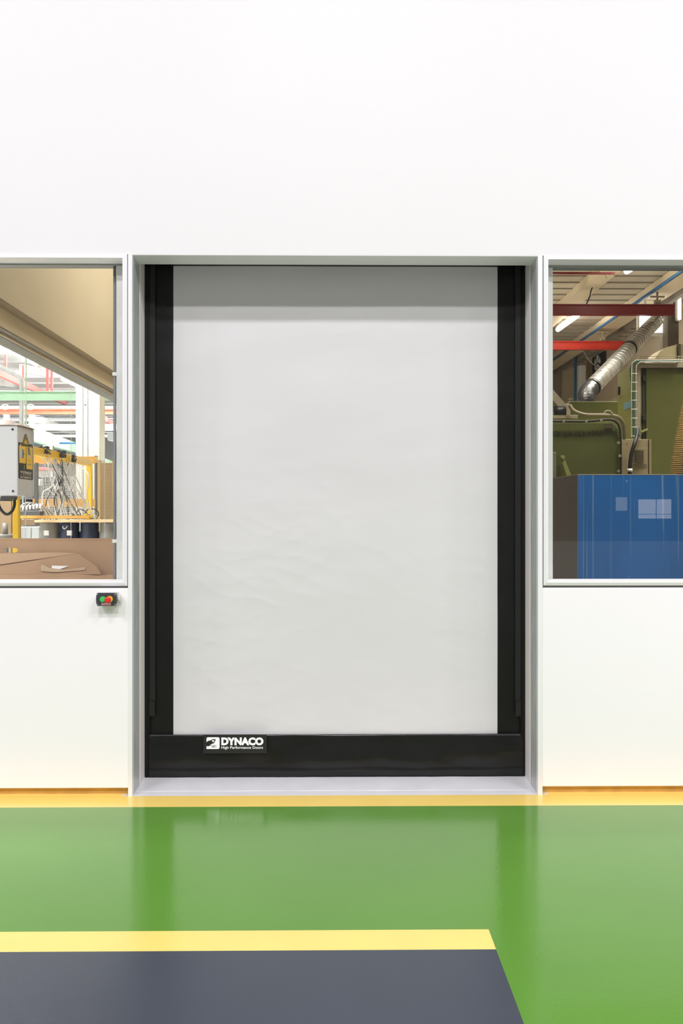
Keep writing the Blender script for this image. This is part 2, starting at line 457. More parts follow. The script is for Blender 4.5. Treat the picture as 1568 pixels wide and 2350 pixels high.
def window(name, x0, x1, side, lab):
    root = bpy.data.objects.new(name, None); C.objects.link(root); root.location = ((x0 + x1) / 2, 0, ZB)
    root['kind'] = 'structure'; root['label'] = lab
    mb = MB(); z0 = ZB; z1 = ZW - 0.002
    frame_mb(mb, x0, x1, z0, z1, [(0.0, 0.02), (0.001, -0.004), (0.013, -0.010), (0.016, -0.012), (0.024, -0.012), (0.026, -0.009), (0.029, 0.075), (0.0, 0.075)])
    mb.build('window_frame', M['alu_white'], root)
    # liner and inner frame behind the glass
    mb = MB()
    frame_mb(mb, x0, x1, z0, z1, [(0.0, 0.076), (0.029, 0.076), (0.029, 0.09), (0.0, 0.09)])
    mb.build('inner_frame', M['alu_white'], root)
    mb = MB()
    g1 = at(150, 609.5, D + .1).z if side < 0 else at(1400, 615, D + .1).z
    mb.box((x0, 0.09, g1), (x1, 0.16, z1))
    mb.build('header_profile', M['greyprof'], root)
    mb = MB().box((x0 + .02, 0.080, z0 + .02), (x1 - .02, 0.086, z1 - .02))
    mb.build('glass_pane', M['glass'], root)
    # sloped bottom bead
    zi = at(150, 1329.5, D + .075).z
    mb = MB().prism([Vector((x0 + .03, 0.002, z0 + .026)), Vector((x0 + .03, .079, zi)), Vector((x0 + .03, .079, z0 + .02))], (x1 - x0 - .06, 0, 0))
    mb.build('glazing_bead', M['alu_white'], root)
    return root


WX1 = at(292.5, 1175, D).x; WX2 = at(1247.5, 1175, D).x
window('window_1', WLx, WX1, -1, 'aluminium framed window left of the roll door')
window('window_2', WX2, WRx, 1, 'aluminium framed window right of the roll door')
# far wall of the photographer's hall, seen only as a reflection in the panes
M['slatewall'] = mat('slate_hall_wall', (96, 98, 98), 0.6); M['lowwall'] = mat('pale_low_wall', (220, 222, 222), 0.6)
mb = MB().box((-12, -14.3, 0), (12, -14, .95), 1); mb.box((-12, -14.3, .95), (12, -14, 3.6), 0)
struct('wall_back', mb, [M['slatewall'], M['lowwall']], 'slate and white wall behind the photographer')
def mirrored(px, py):
    r = ray(px, py); t1 = (D + .083) / r.y; t = t1 + (13.98 + .083) / r.y; return Vector((r.x * t, -13.98, H + r.z * t))
for nm, a_, b_, mt in (('window_4', (1466, 1146), (1541, 1190), 'skylight'), ('window_5', (1414, 1141), (1440, 1172), 'daywhite')):
    p = mirrored(*a_); q = mirrored(*b_)
    mb = MB().box((p.x, -14.0, q.z), (q.x, -13.985, p.z), 0)
    if nm == 'window_4': mb.box(((p.x + q.x) / 2 + .02, -13.985, q.z), ((p.x + q.x) / 2 + .035, -13.975, p.z), 1); mb.box((p.x, -13.985, q.z + .09), (q.x, -13.975, q.z + .10), 1)
    struct(nm, mb, [M[mt], M['seam']], 'bright window in the wall behind the photographer')
# dark joint above the window frames
for nm, xa, xb in (('trim_2', WLx, WX1), ('trim_3', WX2, WRx)):
    struct(nm, MB().box((xa, 0.004, ZW - .003), (xb, 0.06, ZT + .002)), M['seam'], 'thin dark joint over the window frame')

# ------------------------------------------------------------------ door
door = bpy.data.objects.new('door_1', None); C.objects.link(door); door.location = ((XL + XR) / 2, 0, 0)
door['kind'] = 'structure'; door['label'] = 'closed high-speed roll door with pale grey curtain and black borders'
for sgn, xf, xo in ((-1, XL, JL), (1, XR, JR)):
    mb = MB()
    # front face + galvanised reveal as one folded profile, with a small shadow joint to the wall
    mb.box((xf, -0.006, 0), (xo, 0.03, ZT - .002), 0)
    j = mb.build('jamb_face', M['alu'], door)
    mb = MB().box((xf, 0.03, 0), (xf + sgn * 0.03, R1, ZT), 0)
    mb.build('jamb_reveal', M['galv'], door)
    mb = MB().box((xf - sgn * 0.002, R1, 0.0), (xf + sgn * 0.03, R1 + 0.006, ZT + .05), 0)
    mb.box((xf, R1 + 0.006, 0.0), (xf + sgn * 0.03, R2 + .2, ZT + .05), 0)
    mb.build('jamb_liner', M['strip'], door)
    mb = MB().box((xo, 0.012, 0), (xo + sgn * .006, 0.05, ZT - .003), 0)
    mb.build('joint', M['seam'], door)
mb = MB().box((XL - .03, R1, ZT + .03), (XR + .03, R2 + .02, ZT + .06)); mb.box((XL - .03, R2 + .05, ZT - .02), (XR + .03, R2 + .5, ZT + .5))
mb.build('roller_box', M['blackmetal'], door)
mb = MB().box((XL, 0.0, ZT - .004), (XR, R1, ZT - .0005))
mb.build('soffit', M['wall'], door)

YC = R2 + 0.02            # plane of the curtain
dC = D + YC
CX0 = at(398, 1175, dC).x; CX1 = at(1142, 1175, dC).x
BX0 = at(345, 1175, dC).x; BX1 = at(1197, 1175, dC).x
ZP = at(768, 1683.5, dC).z


def wrinkle(x, z):
    p = Vector((x * 1.3, z * 2.6, 0.0)); q = Vector((x * 2.2 + z * 1.2, z * 6.5 - x * 1.5, 5.0))
    h = 0.004 * noise.noise(p) + 0.0018 * noise.noise(q)
    r = 1 - abs(noise.noise(Vector((x * 2.6 + 9, z * 6.4 + x * 1.9 * math.sin(z * 1.3), 2.0)))) * 2.2
    m = max(0.0, noise.noise(Vector((x * .9 + 3, z * 1.1, 8))) + .35)
    h += 0.0015 * max(0, r) ** 3 * m
    r = 1 - abs(noise.noise(Vector((x * 3.9 - z * 1.1, z * 8.0 + 4 - x * .8, 12.0)))) * 2.4
    h += 0.0011 * max(0, r) ** 3 * m
    return h


def sheet(x0, x1, z0, z1, y, nx, nz, fn, th=0.004):
    mb = MB(); vs = []; fs = []
    for j_ in range(nz + 1):
        for i in range(nx + 1):
            x = x0 + (x1 - x0) * i / nx; z = z0 + (z1 - z0) * j_ / nz
            vs.append((x, y - fn(x, z), z))
    for j_ in range(nz):
        for i in range(nx):
            a = j_ * (nx + 1) + i; fs.append((a, a + 1, a + nx + 2, a + nx + 1))
    mb.add(vs, fs, 0, True)
    return mb


curt = sheet(CX0, CX1, ZP - .01, ZT + .06, YC, 190, 300, wrinkle).build('curtain', M['cloth'], door)
for xa, xb in ((BX0 - .02, CX0), (CX1, BX1 + .02)):
    sheet(xa, xb, 0.02, ZT + .06, YC, 16, 300, lambda x, z: wrinkle(x, z) + 0.0012 * noise.noise(Vector((x * 14, z * 9, 1)))).build('border_band', M['black'], door)


# black bottom pocket, bulging
def pocketf(x, z):
    t = (z - 0.018) / (ZP - 0.018)
    b = 0.016 + 0.018 * math.sin(PI * min(1, max(0, t)) ** .8) + 0.007 * max(0, min(1, (.2 + .03 * noise.noise(Vector((x * 3, 0, 0))) - t) / .07))
    if t > .985: b = 0.012
    return b + 0.018 * noise.noise(Vector((x * 2.6, z * 6 + x, 3))) * math.sin(PI * min(1, max(0, t))) + 0.004 * noise.noise(Vector((x * 9, z * 12, 1))) * (1 - .6 * t)


pk = sheet(BX0, BX1, 0.012, ZP, YC, 240, 40, pocketf)
pk.box((BX0 + .004, YC - .008, 0.01), (BX1 - .004, YC + .03, ZP - .006))
pocket = pk.build('bottom_pocket', M['pocket'], door)

for sgn, pe, pi_, ps in ((-1, 331, 344, 357), (1, 1206, 1195, 1182)):
    d1 = D + R2
    xa = XL if sgn < 0 else XR
    xi = at(pi_, 1175, d1).x; xs = at(ps, 1175, D + YC - .01).x
    mb = MB().box((xa, R2, 0.012), (xi, R2 + .10, ZT + .05), 0)
    mb.box((xa - sgn * .012, R2 - .006, 0.012), (xa - sgn * .020, R2, ZT + .05), 0)
    g = mb.build('side_guide', M['blackmetal'], door)
    zs = at(ps, 1606, D + YC).z; zt = at(ps, 1642, D + YC).z
    mb = MB().box((xi, YC - .018, zs), (xs, YC - .012, ZT + .05), 0)
    mb.box((xi - sgn * -.001, YC - .022, zt), (xs + sgn * .002, YC - .012, zs - .002), 0)
    mb.build('guide_strip', M['guide2'], g)

# logo decal on the pocket
yd = YC - 0.052
dd = D + yd
st = MB(); a = at(467, 1687, dd); b = at(612.5, 1728.5, dd)
st.box((a.x, yd, b.z), (b.x, yd + .004, a.z))
dec = st.build('logo_decal', M['decal'], door)


def lp(zx, zy, off=0.0):                      # decal coordinates measured on the 9.8x enlargement
    p = at(460 + zx / 9.8, 1670 + zy / 9.8, dd); return Vector((p.x, yd - off, p.z))


mb = MB(); pts = []
x0, y0, x1, y1, r = 138, 215, 432, 478, 36
for cx_, cy_, a0 in ((x1 - r, y0 + r, -90), (x1 - r, y1 - r, 0)):
    for k in range(7):
        a_ = math.radians(a0 + 15 * k); pts.append((cx_ + r * math.cos(a_), cy_ + r * math.sin(a_)))
pts += [(x0, y1), (x0, y0 + r)]
for k in range(7):
    a_ = math.radians(180 + 15 * k); pts.append((x0 + r + r * math.cos(a_), y0 + r + r * math.sin(a_)))
mb.prism([lp(x, y, .0002) for x, y in pts], (0, -0.0006, 0))
emb = mb.build('emblem', M['white'], dec)
mb = MB()
body = [(136, 330), (160, 305), (190, 290), (225, 282), (248, 280), (258, 264), (275, 253), (310, 256), (345, 262), (346, 275), (330, 300), (316, 338), (296, 352), (262, 362),
        (246, 372), (236, 366), (224, 390), (205, 410), (180, 419), (136, 412)]
mb.prism([lp(x, y, .0009) for x, y in body], (0, -0.0005, 0))
for line, w_ in (([(243, 368), (236, 392), (246, 420), (275, 438), (308, 440)], 10), ([(308, 440), (335, 434), (370, 441)], 8), ([(290, 430), (325, 408), (374, 394)], 8),
                 ([(292, 425), (310, 400), (328, 378)], 7), ([(296, 425), (285, 402), (288, 380)], 7), ([(275, 410), (270, 395), (272, 385)], 5)):
    for (xa, ya_), (xb, yb_) in zip(line, line[1:]):
        L = math.hypot(xb - xa, yb_ - ya_); nx_, ny_ = -(yb_ - ya_) / L * w_ / 2, (xb - xa) / L * w_ / 2
        mb.prism([lp(xa + nx_, ya_ + ny_, .0009), lp(xb + nx_, yb_ + ny_, .0009), lp(xb - nx_, yb_ - ny_, .0009), lp(xa - nx_, ya_ - ny_, .0009)], (0, -0.0005, 0))
fr = mb.build('frog_silhouette', M['decal'], dec)
mb = MB().prism([lp(288 + 24 * math.cos(k * PI / 8), 297 + 25 * math.sin(k * PI / 8), .0016) for k in range(16)], (0, -0.0004, 0))
mb.prism([lp(293 + 6 * math.cos(k * PI / 5), 297 + 12 * math.sin(k * PI / 5), .0022) for k in range(10)], (0, -0.0003, 0), 1)
mb.build('frog_eye', [M['white'], M['decal']], dec)


def lettering(s, zx0, zy0, zx1, zy1, off, par, mats, name='lettering'):
    m = MB(); O = lp(zx0, zy1, .0008); U = lp(zx1, zy1, .0008) - O; V = lp(zx0, zy0, .0008) - O
    text_mb(m, s, O, U, V, off); return m.build(name, mats, par)


lettering('DYNACO', 472, 216, 1420, 396, 0.06, dec, M['white'])
lettering('High Performance Doors', 474, 414, 1408, 492, 0.012, dec, M['white'])

# ------------------------------------------------------------------ push-button station on the left panel
b0 = at(221, 1390.5, D - .075); b1 = at(266.5, 1361, D - .075)
pbs = thing('push_button_station', ((b0.x + b1.x) / 2, -.004, b0.z), 'small dark button station with red mushroom stop and green start button on white panel', 'push button')
MB().box((b0.x + .002, -.052, b0.z + .001), (b1.x - .001, -.004, b1.z + .002), 0, 0.005).build('housing', M['whiteplastic'], pbs)
mb = MB(); pts = []
x0, x1, z0, z1 = b0.x, b1.x, b0.z, b1.z
for p in ((x0 + .004, z0), (x1 - .004, z0), (x1, z0 + .012), (x1 + .0015, (z0 + z1) / 2), (x1, z1 - .012), (x1 - .004, z1), (x0 + .004, z1), (x0, z1 - .012), (x0 - .0015, (z0 + z1) / 2), (x0, z0 + .012)):
    pts.append(Vector((p[0], -.075, p[1])))
mb.prism(pts, (0, .024, 0)); mb.build('cover', M['coverblack'], pbs)
for px, py in ((223.5, 1364), (264, 1364), (223.5, 1387.5), (264, 1387.5)):
    p = at(px, py, D - .075); MB().cyl((p.x, -.0775, p.z), (p.x, -.074, p.z), .0036, 12).build('screw', M['screw'], pbs)
p = at(236, 1375.5, D - .08)
MB().cyl((p.x, -.082, p.z), (p.x, -.074, p.z), .0165, 28).cyl((p.x, -.086, p.z), (p.x, -.08, p.z), .0125, 24).build('start_button', M['greenb'], pbs)
p = at(251.5, 1375, D - .078)
MB().cyl((p.x, -.083, p.z), (p.x, -.074, p.z), .0175, 28).build('collar', M['yellb'], pbs)
prof = [(-.083, .009), (-.105, .010), (-.108, .0165), (-.122, .0172), (-.126, .015), (-.127, .009)]
MB().tube([(p.x, y, p.z) for y, r_ in prof], [r_ for y, r_ in prof], 28).build('stop_button', M['redb'], pbs)
a = at(233, 1383, D - .076); b = at(255, 1389, D - .076)
MB().box((a.x, -.0765, b.z), (b.x, -.0748, a.z)).build('legend_plate', M['legend'], pbs)
a = at(270, 1362, D - .03)
MB().cyl((b1.x - .002, -.03, (b0.z + b1.z) / 2), (b1.x + .016, -.03, (b0.z + b1.z) / 2), .019, 20).build('cable_gland', M['whiteplastic'], pbs)

# ------------------------------------------------------------------ halls behind the wall: shell
ZC = H + 4.0
shell = MB().box((-21, R1 + .0, ZC), (-0.06, 41, ZC + .1), 0)
for k in range(26):                                   # roof ribs; the glowing strips below are added to brighten the roof
    y = 8 + k * 1.28
    shell.box((-20.9, y, ZC - .05), (-2.5, y + .06, ZC), 0)
for k in range(6):
    y = 15.5 + k * 4.2
    shell.box((-20, y, ZC - .012), (-3, y + 1.1, ZC - .002), 1)
struct('ceiling_left', shell, [M['roofw'], M['daywhite']], 'white ribbed roof of the bright hall')
XW = 6.72
shell = MB().box((.06, R1, ZC), (XW, 19.2, ZC + .1), 0)
for k in range(42):
    y = 6 + k * .42
    if y > 19: break
    shell.box((.1, y, ZC - .02), (XW - .02, y + .035, ZC), 1)
struct('ceiling_right', shell, [M['roofb'], M['wallg'], M['skylight']], 'beige sheeted roof of the dim hall')
struct('wall_divide', MB().box((-.06, R2 + .55, 0), (.06, 41, ZC)), M['wallb'], 'wall between the two halls')  # unseen wall, added so each hall keeps its own light
struct('wall_far_left', MB().box((-21, 41, 0), (-.06, 41.2, ZC + .1)), M['whitepaint'], 'far white wall of the bright hall')
struct('wall_outer_left', MB().box((-21.2, R1, 0), (-21, 41.2, ZC + .1)), M['whitepaint'])
wb = MB().box((.06, 19.2, 0), (XW, 19.4, ZC + .1), 0)
wb.box((at(1255, 800, 23.9).x, 19.12, 0), (at(1290, 800, 23.9).x, 19.2, ZC), 1)
struct('wall_far_right', wb, [M['wallb'], M['wallg']], 'beige far wall of the dim hall')
wr = MB().box((XW, R1, 0), (XW + .2, 19.4, ZC + .1), 0)
p0 = atX(1467, 765, XW); p1 = atX(1521, 758, XW)
struct('wall_side_right', wr, [M['wallb'], M['skylight']], 'beige side wall of the dim hall')
a = at(1467, 708, 15.55); b = at(1521, 764, 15.55)
mb = MB().box((a.x, a.y, b.z), (b.x, a.y + .03, a.z), 0); mb.box((a.x - .03, a.y - .02, b.z - .03), (a.x, a.y + .05, a.z + .03), 1); mb.box((a.x + .1, a.y, a.z), (a.x + .13, a.y + .03, ZC), 1); mb.box((a.x - .06, a.y - .02, b.z - .05), (b.x, a.y + .05, b.z), 1)
struct('window_3', mb, [M['skylight'], M['whitepaint']], 'bright roof window above the spiral duct')

# bulkhead of beige cladding seen through the left window
k_ = 2.2
def zr(m, k): return H + m * k
prof = [(-k_, ZC), (-k_, zr(.6457, k_)), (-2.28, zr(.6457, k_)), (-2.28, zr(.559, 2.28)), (-2.338, zr(.559, 2.28)), (-2.338, zr(.535, 2.338)), (-2.30, zr(.535, 2.338)), (-2.42, zr(.535, 2.338)), (-2.42, ZC)]
prof = [prof[i] for i in (0, 1, 2, 3, 4, 5, 7, 8)]
mb = MB().prism([Vector((x, .16, z)) for x, z in prof], (0, 12.8, 0))
struct('wall_bulkhead', mb, M['beige'], 'beige clad bulkhead running back into the hall')
M['gasket'] = mat('brown_joint_profile', (150, 134, 106), 0.6); M['gasket2'] = mat('dark_joint_profile', (104, 98, 84), 0.6)  # strip colours paint the shade under the bulkhead steps
za_ = zr(.6457, k_); zb_ = zr(.559, 2.28)
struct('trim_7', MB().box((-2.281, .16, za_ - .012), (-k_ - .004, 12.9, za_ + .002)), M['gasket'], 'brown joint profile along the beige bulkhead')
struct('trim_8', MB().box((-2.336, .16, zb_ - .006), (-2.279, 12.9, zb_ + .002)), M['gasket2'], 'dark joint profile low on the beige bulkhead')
mb = MB().prism([Vector((-2.35, .16, zr(.535, 2.338) - .004)), Vector((-2.43, .16, zr(.535, 2.338) - .004)), Vector((-2.43, .16, zr(.535, 2.338) - .03)), Vector((-2.41, .16, zr(.535, 2.338) - .03))], (0, 12.8, 0))
struct('trim_4', mb, M['greyprof'], 'grey edge profile under the beige bulkhead')

# end posts behind the panes, with the conduit tied to the left one
mb = MB().box((at(267.5, 900, D + .10).x, .10, 0), (WX1 - .002, .18, ZW - .004))
M['scuffed'] = mat('scuffed_white_board', (232, 232, 230), 0.6, rgb2=(236, 236, 234), var=0.08, vscale=9, bump=0.0008, bscale=20)
struct('trim_5', mb, M['scuffed'], 'white board edge behind the left window')
mb = MB().box((WX2 + .002, .10, 0), (at(1269, 900, D + .1).x, .16, ZW - .004))
struct('trim_6', mb, M['whitepaint'], 'white post edge behind the right window')
cp = at(263.5, 900, D + .115)
cond = thing('conduit', (cp.x, cp.y, 0), 'thin grey vertical conduit with white clips at the right edge of the left window', 'conduit')
MB().cyl((cp.x, cp.y, 0), (cp.x, cp.y, ZW - .005), .0088, 12).build('pipe', M['conduit'], cond)
for py in (858, 1242):
    q = at(262, py, D + .10)
    MB().box((q.x - .012, cp.y - .012, q.z - .010), (q.x + .016, cp.y + .012, q.z + .010), 0, .002).build('clip', M['plug'], cond)

# ------------------------------------------------------------------ LEFT HALL contents
def beam_x(name, px0, px1, py0, py1, d, m, label, cat='beam', dirn='I', xover=3.0):
    a = at(px0, py0, d); b = at(px1, py1, d)
    mb = MB(); h = a.z - b.z; y = a.y
    fw = h * .55
    mb.box((a.x, y + fw * .35, b.z + h * .08), (b.x, y + fw * .65, a.z - h * .08))
    mb.box((a.x, y, a.z - h * .08), (b.x, y + fw, a.z)); mb.box((a.x, y, b.z), (b.x, y + fw, b.z + h * .08))
    o = mb.build(name, m); tag(o, label, cat); return o


beam_x('steel_beam', -700, 400, 896.5, 918.5, 14.0, M['palegreen'], 'pale green horizontal steel beam crossing the bright hall')
beam_x('steel_beam', -700, 400, 937.5, 950.5, 18.0, M['salmon'], 'salmon horizontal steel beam below the pale green beam')
# far green girders, sloping through perspective
for (pa, pb, dd0, h, lab) in (((60, 992), (178, 1030), (16, 24), .26, 'pale green girder seen between the grey box and the column'), ((226, 1062), (275, 1078), (22, 26), .3, 'pale green girder at the right of the white column')):
    a = at(pa[0], pa[1], dd0[0]); b = at(pb[0], pb[1], dd0[1])
    g_ = thing('girder', a, lab, 'beam'); MB().bar(a, b, .12, h).build('web', M['palegreen'], g_)
    for e_ in (a, b): MB().cyl((e_.x, e_.y, e_.z), (e_.x, e_.y, ZC), .012, 8).build('hanger_rod', M['palegreen'], g_)
# diagonal red rail, hangers
a = at(-20, 848, 17); b = at(150, 925, 30)
rr = thing('crane_rail', a, 'faded red rail running diagonally under the bright roof', 'rail')
MB().bar(a, b, .10, .14).build('rail', M['redsteel'], rr)
for t_ in (.12, .3):
    q = a.lerp(b, t_); MB().box((q.x - .02, q.y - .02, q.z + .05), (q.x + .02, q.y + .02, q.z + .45)).build('hanger', M['redsteel'], rr)
a = at(228, 952, 20); b = at(275, 985, 27)
tag(MB().bar(a, b, .08, .11).build('crane_rail', M['redsteel']), 'short red rail slanting at the right of the white column', 'rail')
for px in (108, 118):
    q = at(px, 890, 24)
    tag(MB().box((q.x - .03, q.y, at(px, 897, 24).z), (q.x + .03, q.y + .06, ZC)).build('hanger_bar', M['redsteel']), 'small red hanger bar above the green beam, %s of the two' % ('left' if px < 110 else 'right'), 'hanger', 'red hanger bars')
# white concrete column
a = at(174, 900, 12.2); b = at(226, 900, 12.2)
col = thing('column', ((a.x + b.x) / 2, a.y + .2, 0), 'broad white column with two vertical grooves behind the yellow frame', 'column')
w3 = (b.x - a.x)
mb = MB().box((a.x, a.y, 0), (a.x + w3 * .30, a.y + .35, ZC)); mb.box((a.x + w3 * .33, a.y + .0, 0), (a.x + w3 * .52, a.y + .35, ZC)); mb.box((a.x + w3 * .55, a.y, 0), (b.x, a.y + .35, ZC))
mb.box((a.x + .01, a.y + .03, 0), (b.x - .01, a.y + .3, ZC))
mb.build('shaft', M['whitepaint'], col)
q = at(195, 929, 12.18); MB().cyl((q.x, a.y - .01, q.z), (q.x, a.y + .01, q.z), .012, 12).build('anchor_hole', M['darkbit'], col)
# light green drop pipe beside the column
q = at(226.5, 960, 12.0)
tag(MB().cyl((q.x, q.y, 0), (q.x, q.y, at(226, 905, 12).z), .012, 10).build('drop_pipe', mat('lime_pipe', (190, 214, 158), .5)), 'thin lime pipe running down the right edge of the white column', 'pipe')
# galvanised pipe with elbow
pth = spline([at(-60, 812, 16), at(0, 842, 15.6), at(35, 860, 15.2), at(48, 870, 15), at(50, 890, 15), at(50, 930, 15), at(50, 975, 15)], 8)
tag(MB().tube(pth, .042, 14).build('vent_pipe', M['galv']), 'galvanised pipe with an elbow above the grey control box', 'pipe')
# white horizontal ducts and thin lines
for py, d, r_, lab in ((843, 26, .075, 'white pipe crossing high under the bright roof'), (980, 22, .085, 'thick white duct crossing level with the top of the grey box'),
                       (1000, 21, .03, 'thin white pipe below the thick white duct')):
    a = at(-500, py, d); b = at(400, py, d)
    tag(MB().cyl((a.x, a.y, a.z), (b.x, a.y, a.z), r_, 14).build('duct_pipe', M['whitepaint']), lab, 'pipe')
for py, d, lab in ((815, 24, 'thin grey line of conduit high under the bright roof'), (809, 25, 'upper thin grey conduit high under the bright roof'), (955, 24, 'thin grey conduit just under the salmon beam'), (992, 19, 'thin grey conduit below the thick white duct')):
    a = at(-500, py, d); b = at(400, py, d)
    tag(MB().cyl((a.x, a.y, a.z), (b.x, a.y, a.z), .012, 8).build('conduit_line', M['conduit']), lab, 'conduit')
a = at(70, 1017, 20); b = at(176, 1017, 20)
tag(MB().cyl((a.x - .5, a.y, a.z), (b.x, a.y, a.z), .022, 10).build('water_pipe', M['bluepipe']), 'thin blue pipe left of the white column', 'pipe')
# cross pipes holding salmon beam (two loops)
for px in (12, 70):
    pts = [at(px, 934, 17.9) + Vector((.07 * math.cos(t * PI / 8), 0, .05 * math.sin(t * PI / 8))) for t in range(17)]
    tag(MB().tube(pts, .012, 8).build('beam_clamp', M['whitepaint']), 'white ring clamp on top of the salmon beam, %s of the galvanised pipe' % ('left' if px < 40 else 'right'), 'clamp', 'ring clamps on the salmon beam')
    q = at(px + 1, 955, 18.6)
    tag(MB().box((q.x - .05, q.y, at(px, 990, 18.6).z), (q.x + .05, q.y + .1, at(px, 951, 18.6).z)).build('hanging_post', M['whitepaint']), 'short white post below the salmon beam, %s of the galvanised pipe' % ('left' if px < 40 else 'right'), 'post', 'white posts under the salmon beam')
# roof trusses: white sloping members
tr = thing('roof_truss', at(150, 870, 30), 'white sloping truss members under the bright roof', 'truss')
for p1_, p2_, d1_, d2_ in (((-10, 800), (90, 812), 22, 26), ((50, 846), (174, 868), 22, 32), ((0, 876), (60, 886), 24, 28), ((85, 962), (178, 998), 24, 34), ((230, 965), (275, 975), 28, 30)):
    MB().bar(at(*p1_, d1_), at(*p2_, d2_), .12, .22).build('truss_member', M['whitepaint'], tr)


def tube_lamp(pa, pb, da, db, lab, r_=.035, group=None, rod=True):
    a = at(*pa, da); b = at(*pb, db); m_ = (a + b) / 2
    o = thing('tube_lamp', m_, lab, 'lamp', group)
    MB().tube([a, b], r_, 10).build('tube', M['tube'], o)
    u = Vector((0, 0, .05)); (MB().bar(a + u, b + u, .07, .025).build('housing', M['whitepaint'], o) if rod else None)
    if not rod:
        MB().box((a.x - .08, a.y + .02, b.z - .03), (a.x + .01, a.y + .10, a.z + .03)).build('bracket', M['darkcol'], o); return
    for e_ in (a.lerp(b, .1), a.lerp(b, .9)): MB().cyl(e_ + u, (e_.x, e_.y, ZC), .006, 6).build('hanger_rod', M['mesh'], o)


tube_lamp((18, 803), (84, 838), 18, 20, 'long lit tube lamp under the bright roof near the left edge', .03)
tube_lamp((142, 870), (174, 885), 24, 25.5, 'short lit tube lamp beside the white column', .035)

# grey control box: front face and right side
dB = 5.75
A0 = at(-120, 977, dB); A1 = at(40.5, 1137.5, dB)
XS = A1.x
yBk = atX(78.5, 1060, XS).y
ctl = thing('control_box', ((A0.x + A1.x) / 2, A0.y, A1.z), 'light grey control box with yellow warning sticker behind the left window', 'control box')
ysp = atX(74.5, 1060, XS).y
MB().box((A0.x, A0.y, A1.z), (XS, ysp - .006, A0.z), 0, .006).build('cover', M['ctrl'], ctl)
MB().box((A0.x, ysp - .012, A1.z + .006), (XS - .006, ysp + .002, A0.z - .006)).build('gasket', M['blackrub'], ctl)
MB().box((A0.x, ysp, A1.z + .002), (XS, yBk, A0.z - .002), 0, .004).build('back_plate', M['ctrl'], ctl)
for px, py in ((29, 985.5), (30, 1127)):
    q = at(px, py, dB); MB().cyl((q.x, q.y - .004, q.z), (q.x, q.y + .004, q.z), .0075, 14).build('screw', M['blackrub'], ctl)


def sp(px, py, off=0.0): p = atX(px, py, XS); return Vector((XS + off, p.y, p.z))


def z4(x, y, off): return sp(20 + x / 16.79, 980 + y / 16.79, off)


mb = MB().prism([z4(*p, .0004) for p in ((362, 610), (380, 578), (420, 585), (880, 672), (915, 700), (922, 735), (930, 2010), (915, 2045), (880, 2045), (420, 1990), (385, 1975), (372, 1930))], (.0006, 0, 0))
sk = mb.build('warning_sticker', M['decal'], ctl)
mb = MB().prism([z4(*p, .0012) for p in ((390, 712), (655, 745), (650, 1410), (402, 1375))], (.0004, 0, 0))
mb.prism([z4(*p, .0012) for p in ((672, 750), (905, 795), (908, 1645), (680, 1615))], (.0004, 0, 0))
mb.build('yellow_field', M['yellb'], sk)
mb = MB().prism([z4(*p, .0012) for p in ((640, 265), (675, 280), (775, 640), (760, 700), (725, 712), (560, 680), (530, 650), (535, 610), (610, 300))], (.0004, 0, 0))
mb.prism([z4(*p, .0026) for p in ((645, 420), (725, 650), (575, 622))], (.0003, 0, 0), 1)
mb.prism([z4(*p, .0018) for p in ((645, 305), (750, 685), (548, 652))], (.0003, 0, 0), 1)
mb.prism([z4(*p, .0022) for p in ((645, 345), (738, 668), (562, 638))], (.0003, 0, 0), 0)
mb.prism([z4(*p, .0032) for p in ((636, 450), (660, 455), (655, 570), (643, 568))], (.0003, 0, 0), 0)
mb.prism([z4(*p, .0032) for p in ((636, 585), (664, 590), (662, 612), (638, 608))], (.0003, 0, 0), 0)
mb.build('warning_triangle', [M['decal'], M['yellb']], sk)
mb = MB().prism([z4(*p, .0018) for p in ((415, 850), (500, 840), (498, 1200), (412, 1180))], (.0004, 0, 0), 0)
mb.prism([z4(*p, .0018) for p in ((500, 840), (570, 890), (565, 1200), (498, 1200))], (.0004, 0, 0), 1)
mb.prism([z4(565 + 24 * math.cos(k * PI / 6), 1045 + 26 * math.sin(k * PI / 6), .0024) for k in range(12)], (.0004, 0, 0), 2)
mb.build('box_pictogram', [M['ctrl'], M['conduit'], M['decal']], sk); mb = MB()
mb.prism([z4(*p, .0018) for p in ((710, 780), (800, 790), (830, 1100), (745, 1090))], (.0004, 0, 0), 1)
mb.prism([z4(785 + 45 * math.cos(k * PI / 6), 1130 + 52 * math.sin(k * PI / 6), .0024) for k in range(12)], (.0004, 0, 0), 0)
mb.prism([z4(*p, .0018) for p in ((772, 1275), (797, 1280), (785, 1330))], (.0004, 0, 0), 2)
mb.build('hand_pictogram', [M['ctrl'], M['conduit'], M['decal']], sk); mb = MB()
mb.prism([z4(*p, .0018) for p in ((580, 1465), (612, 1470), (600, 1660), (572, 1650))], (.0004, 0, 0), 1)
mb.build('crank_pictogram', [M['ctrl'], M['conduit']], sk)
for xx in (735, 805):
    MB().prism([z4(*p, .0018) for p in ((xx, 1420), (xx + 40, 1425), (xx + 38, 1470), (xx - 2, 1465))], (.0004, 0, 0)).build('symbol', M['conduit'], sk)
M['print'] = mat('pale_print', (226, 218, 206), 0.5)
mb = MB()
def zt_(s, xa, ya, xb, yb_, xa2, ya2, off=.02):
    O = z4(xa, yb_, .0012); U = z4(xb, yb_ + (ya2 if ya2 else 0), .0012) - O; V = z4(xa, ya, .0012) - O
    text_mb(mb, s, O, U, V, off)
zt_('DYNACO', 540, 1690, 868, 1800, 0, 40, .04)
mb.build('brand_lettering', M['print'], sk); mb = MB()
zt_('ENTREMATIC', 440, 1885, 870, 1965, 0, 40, .02)
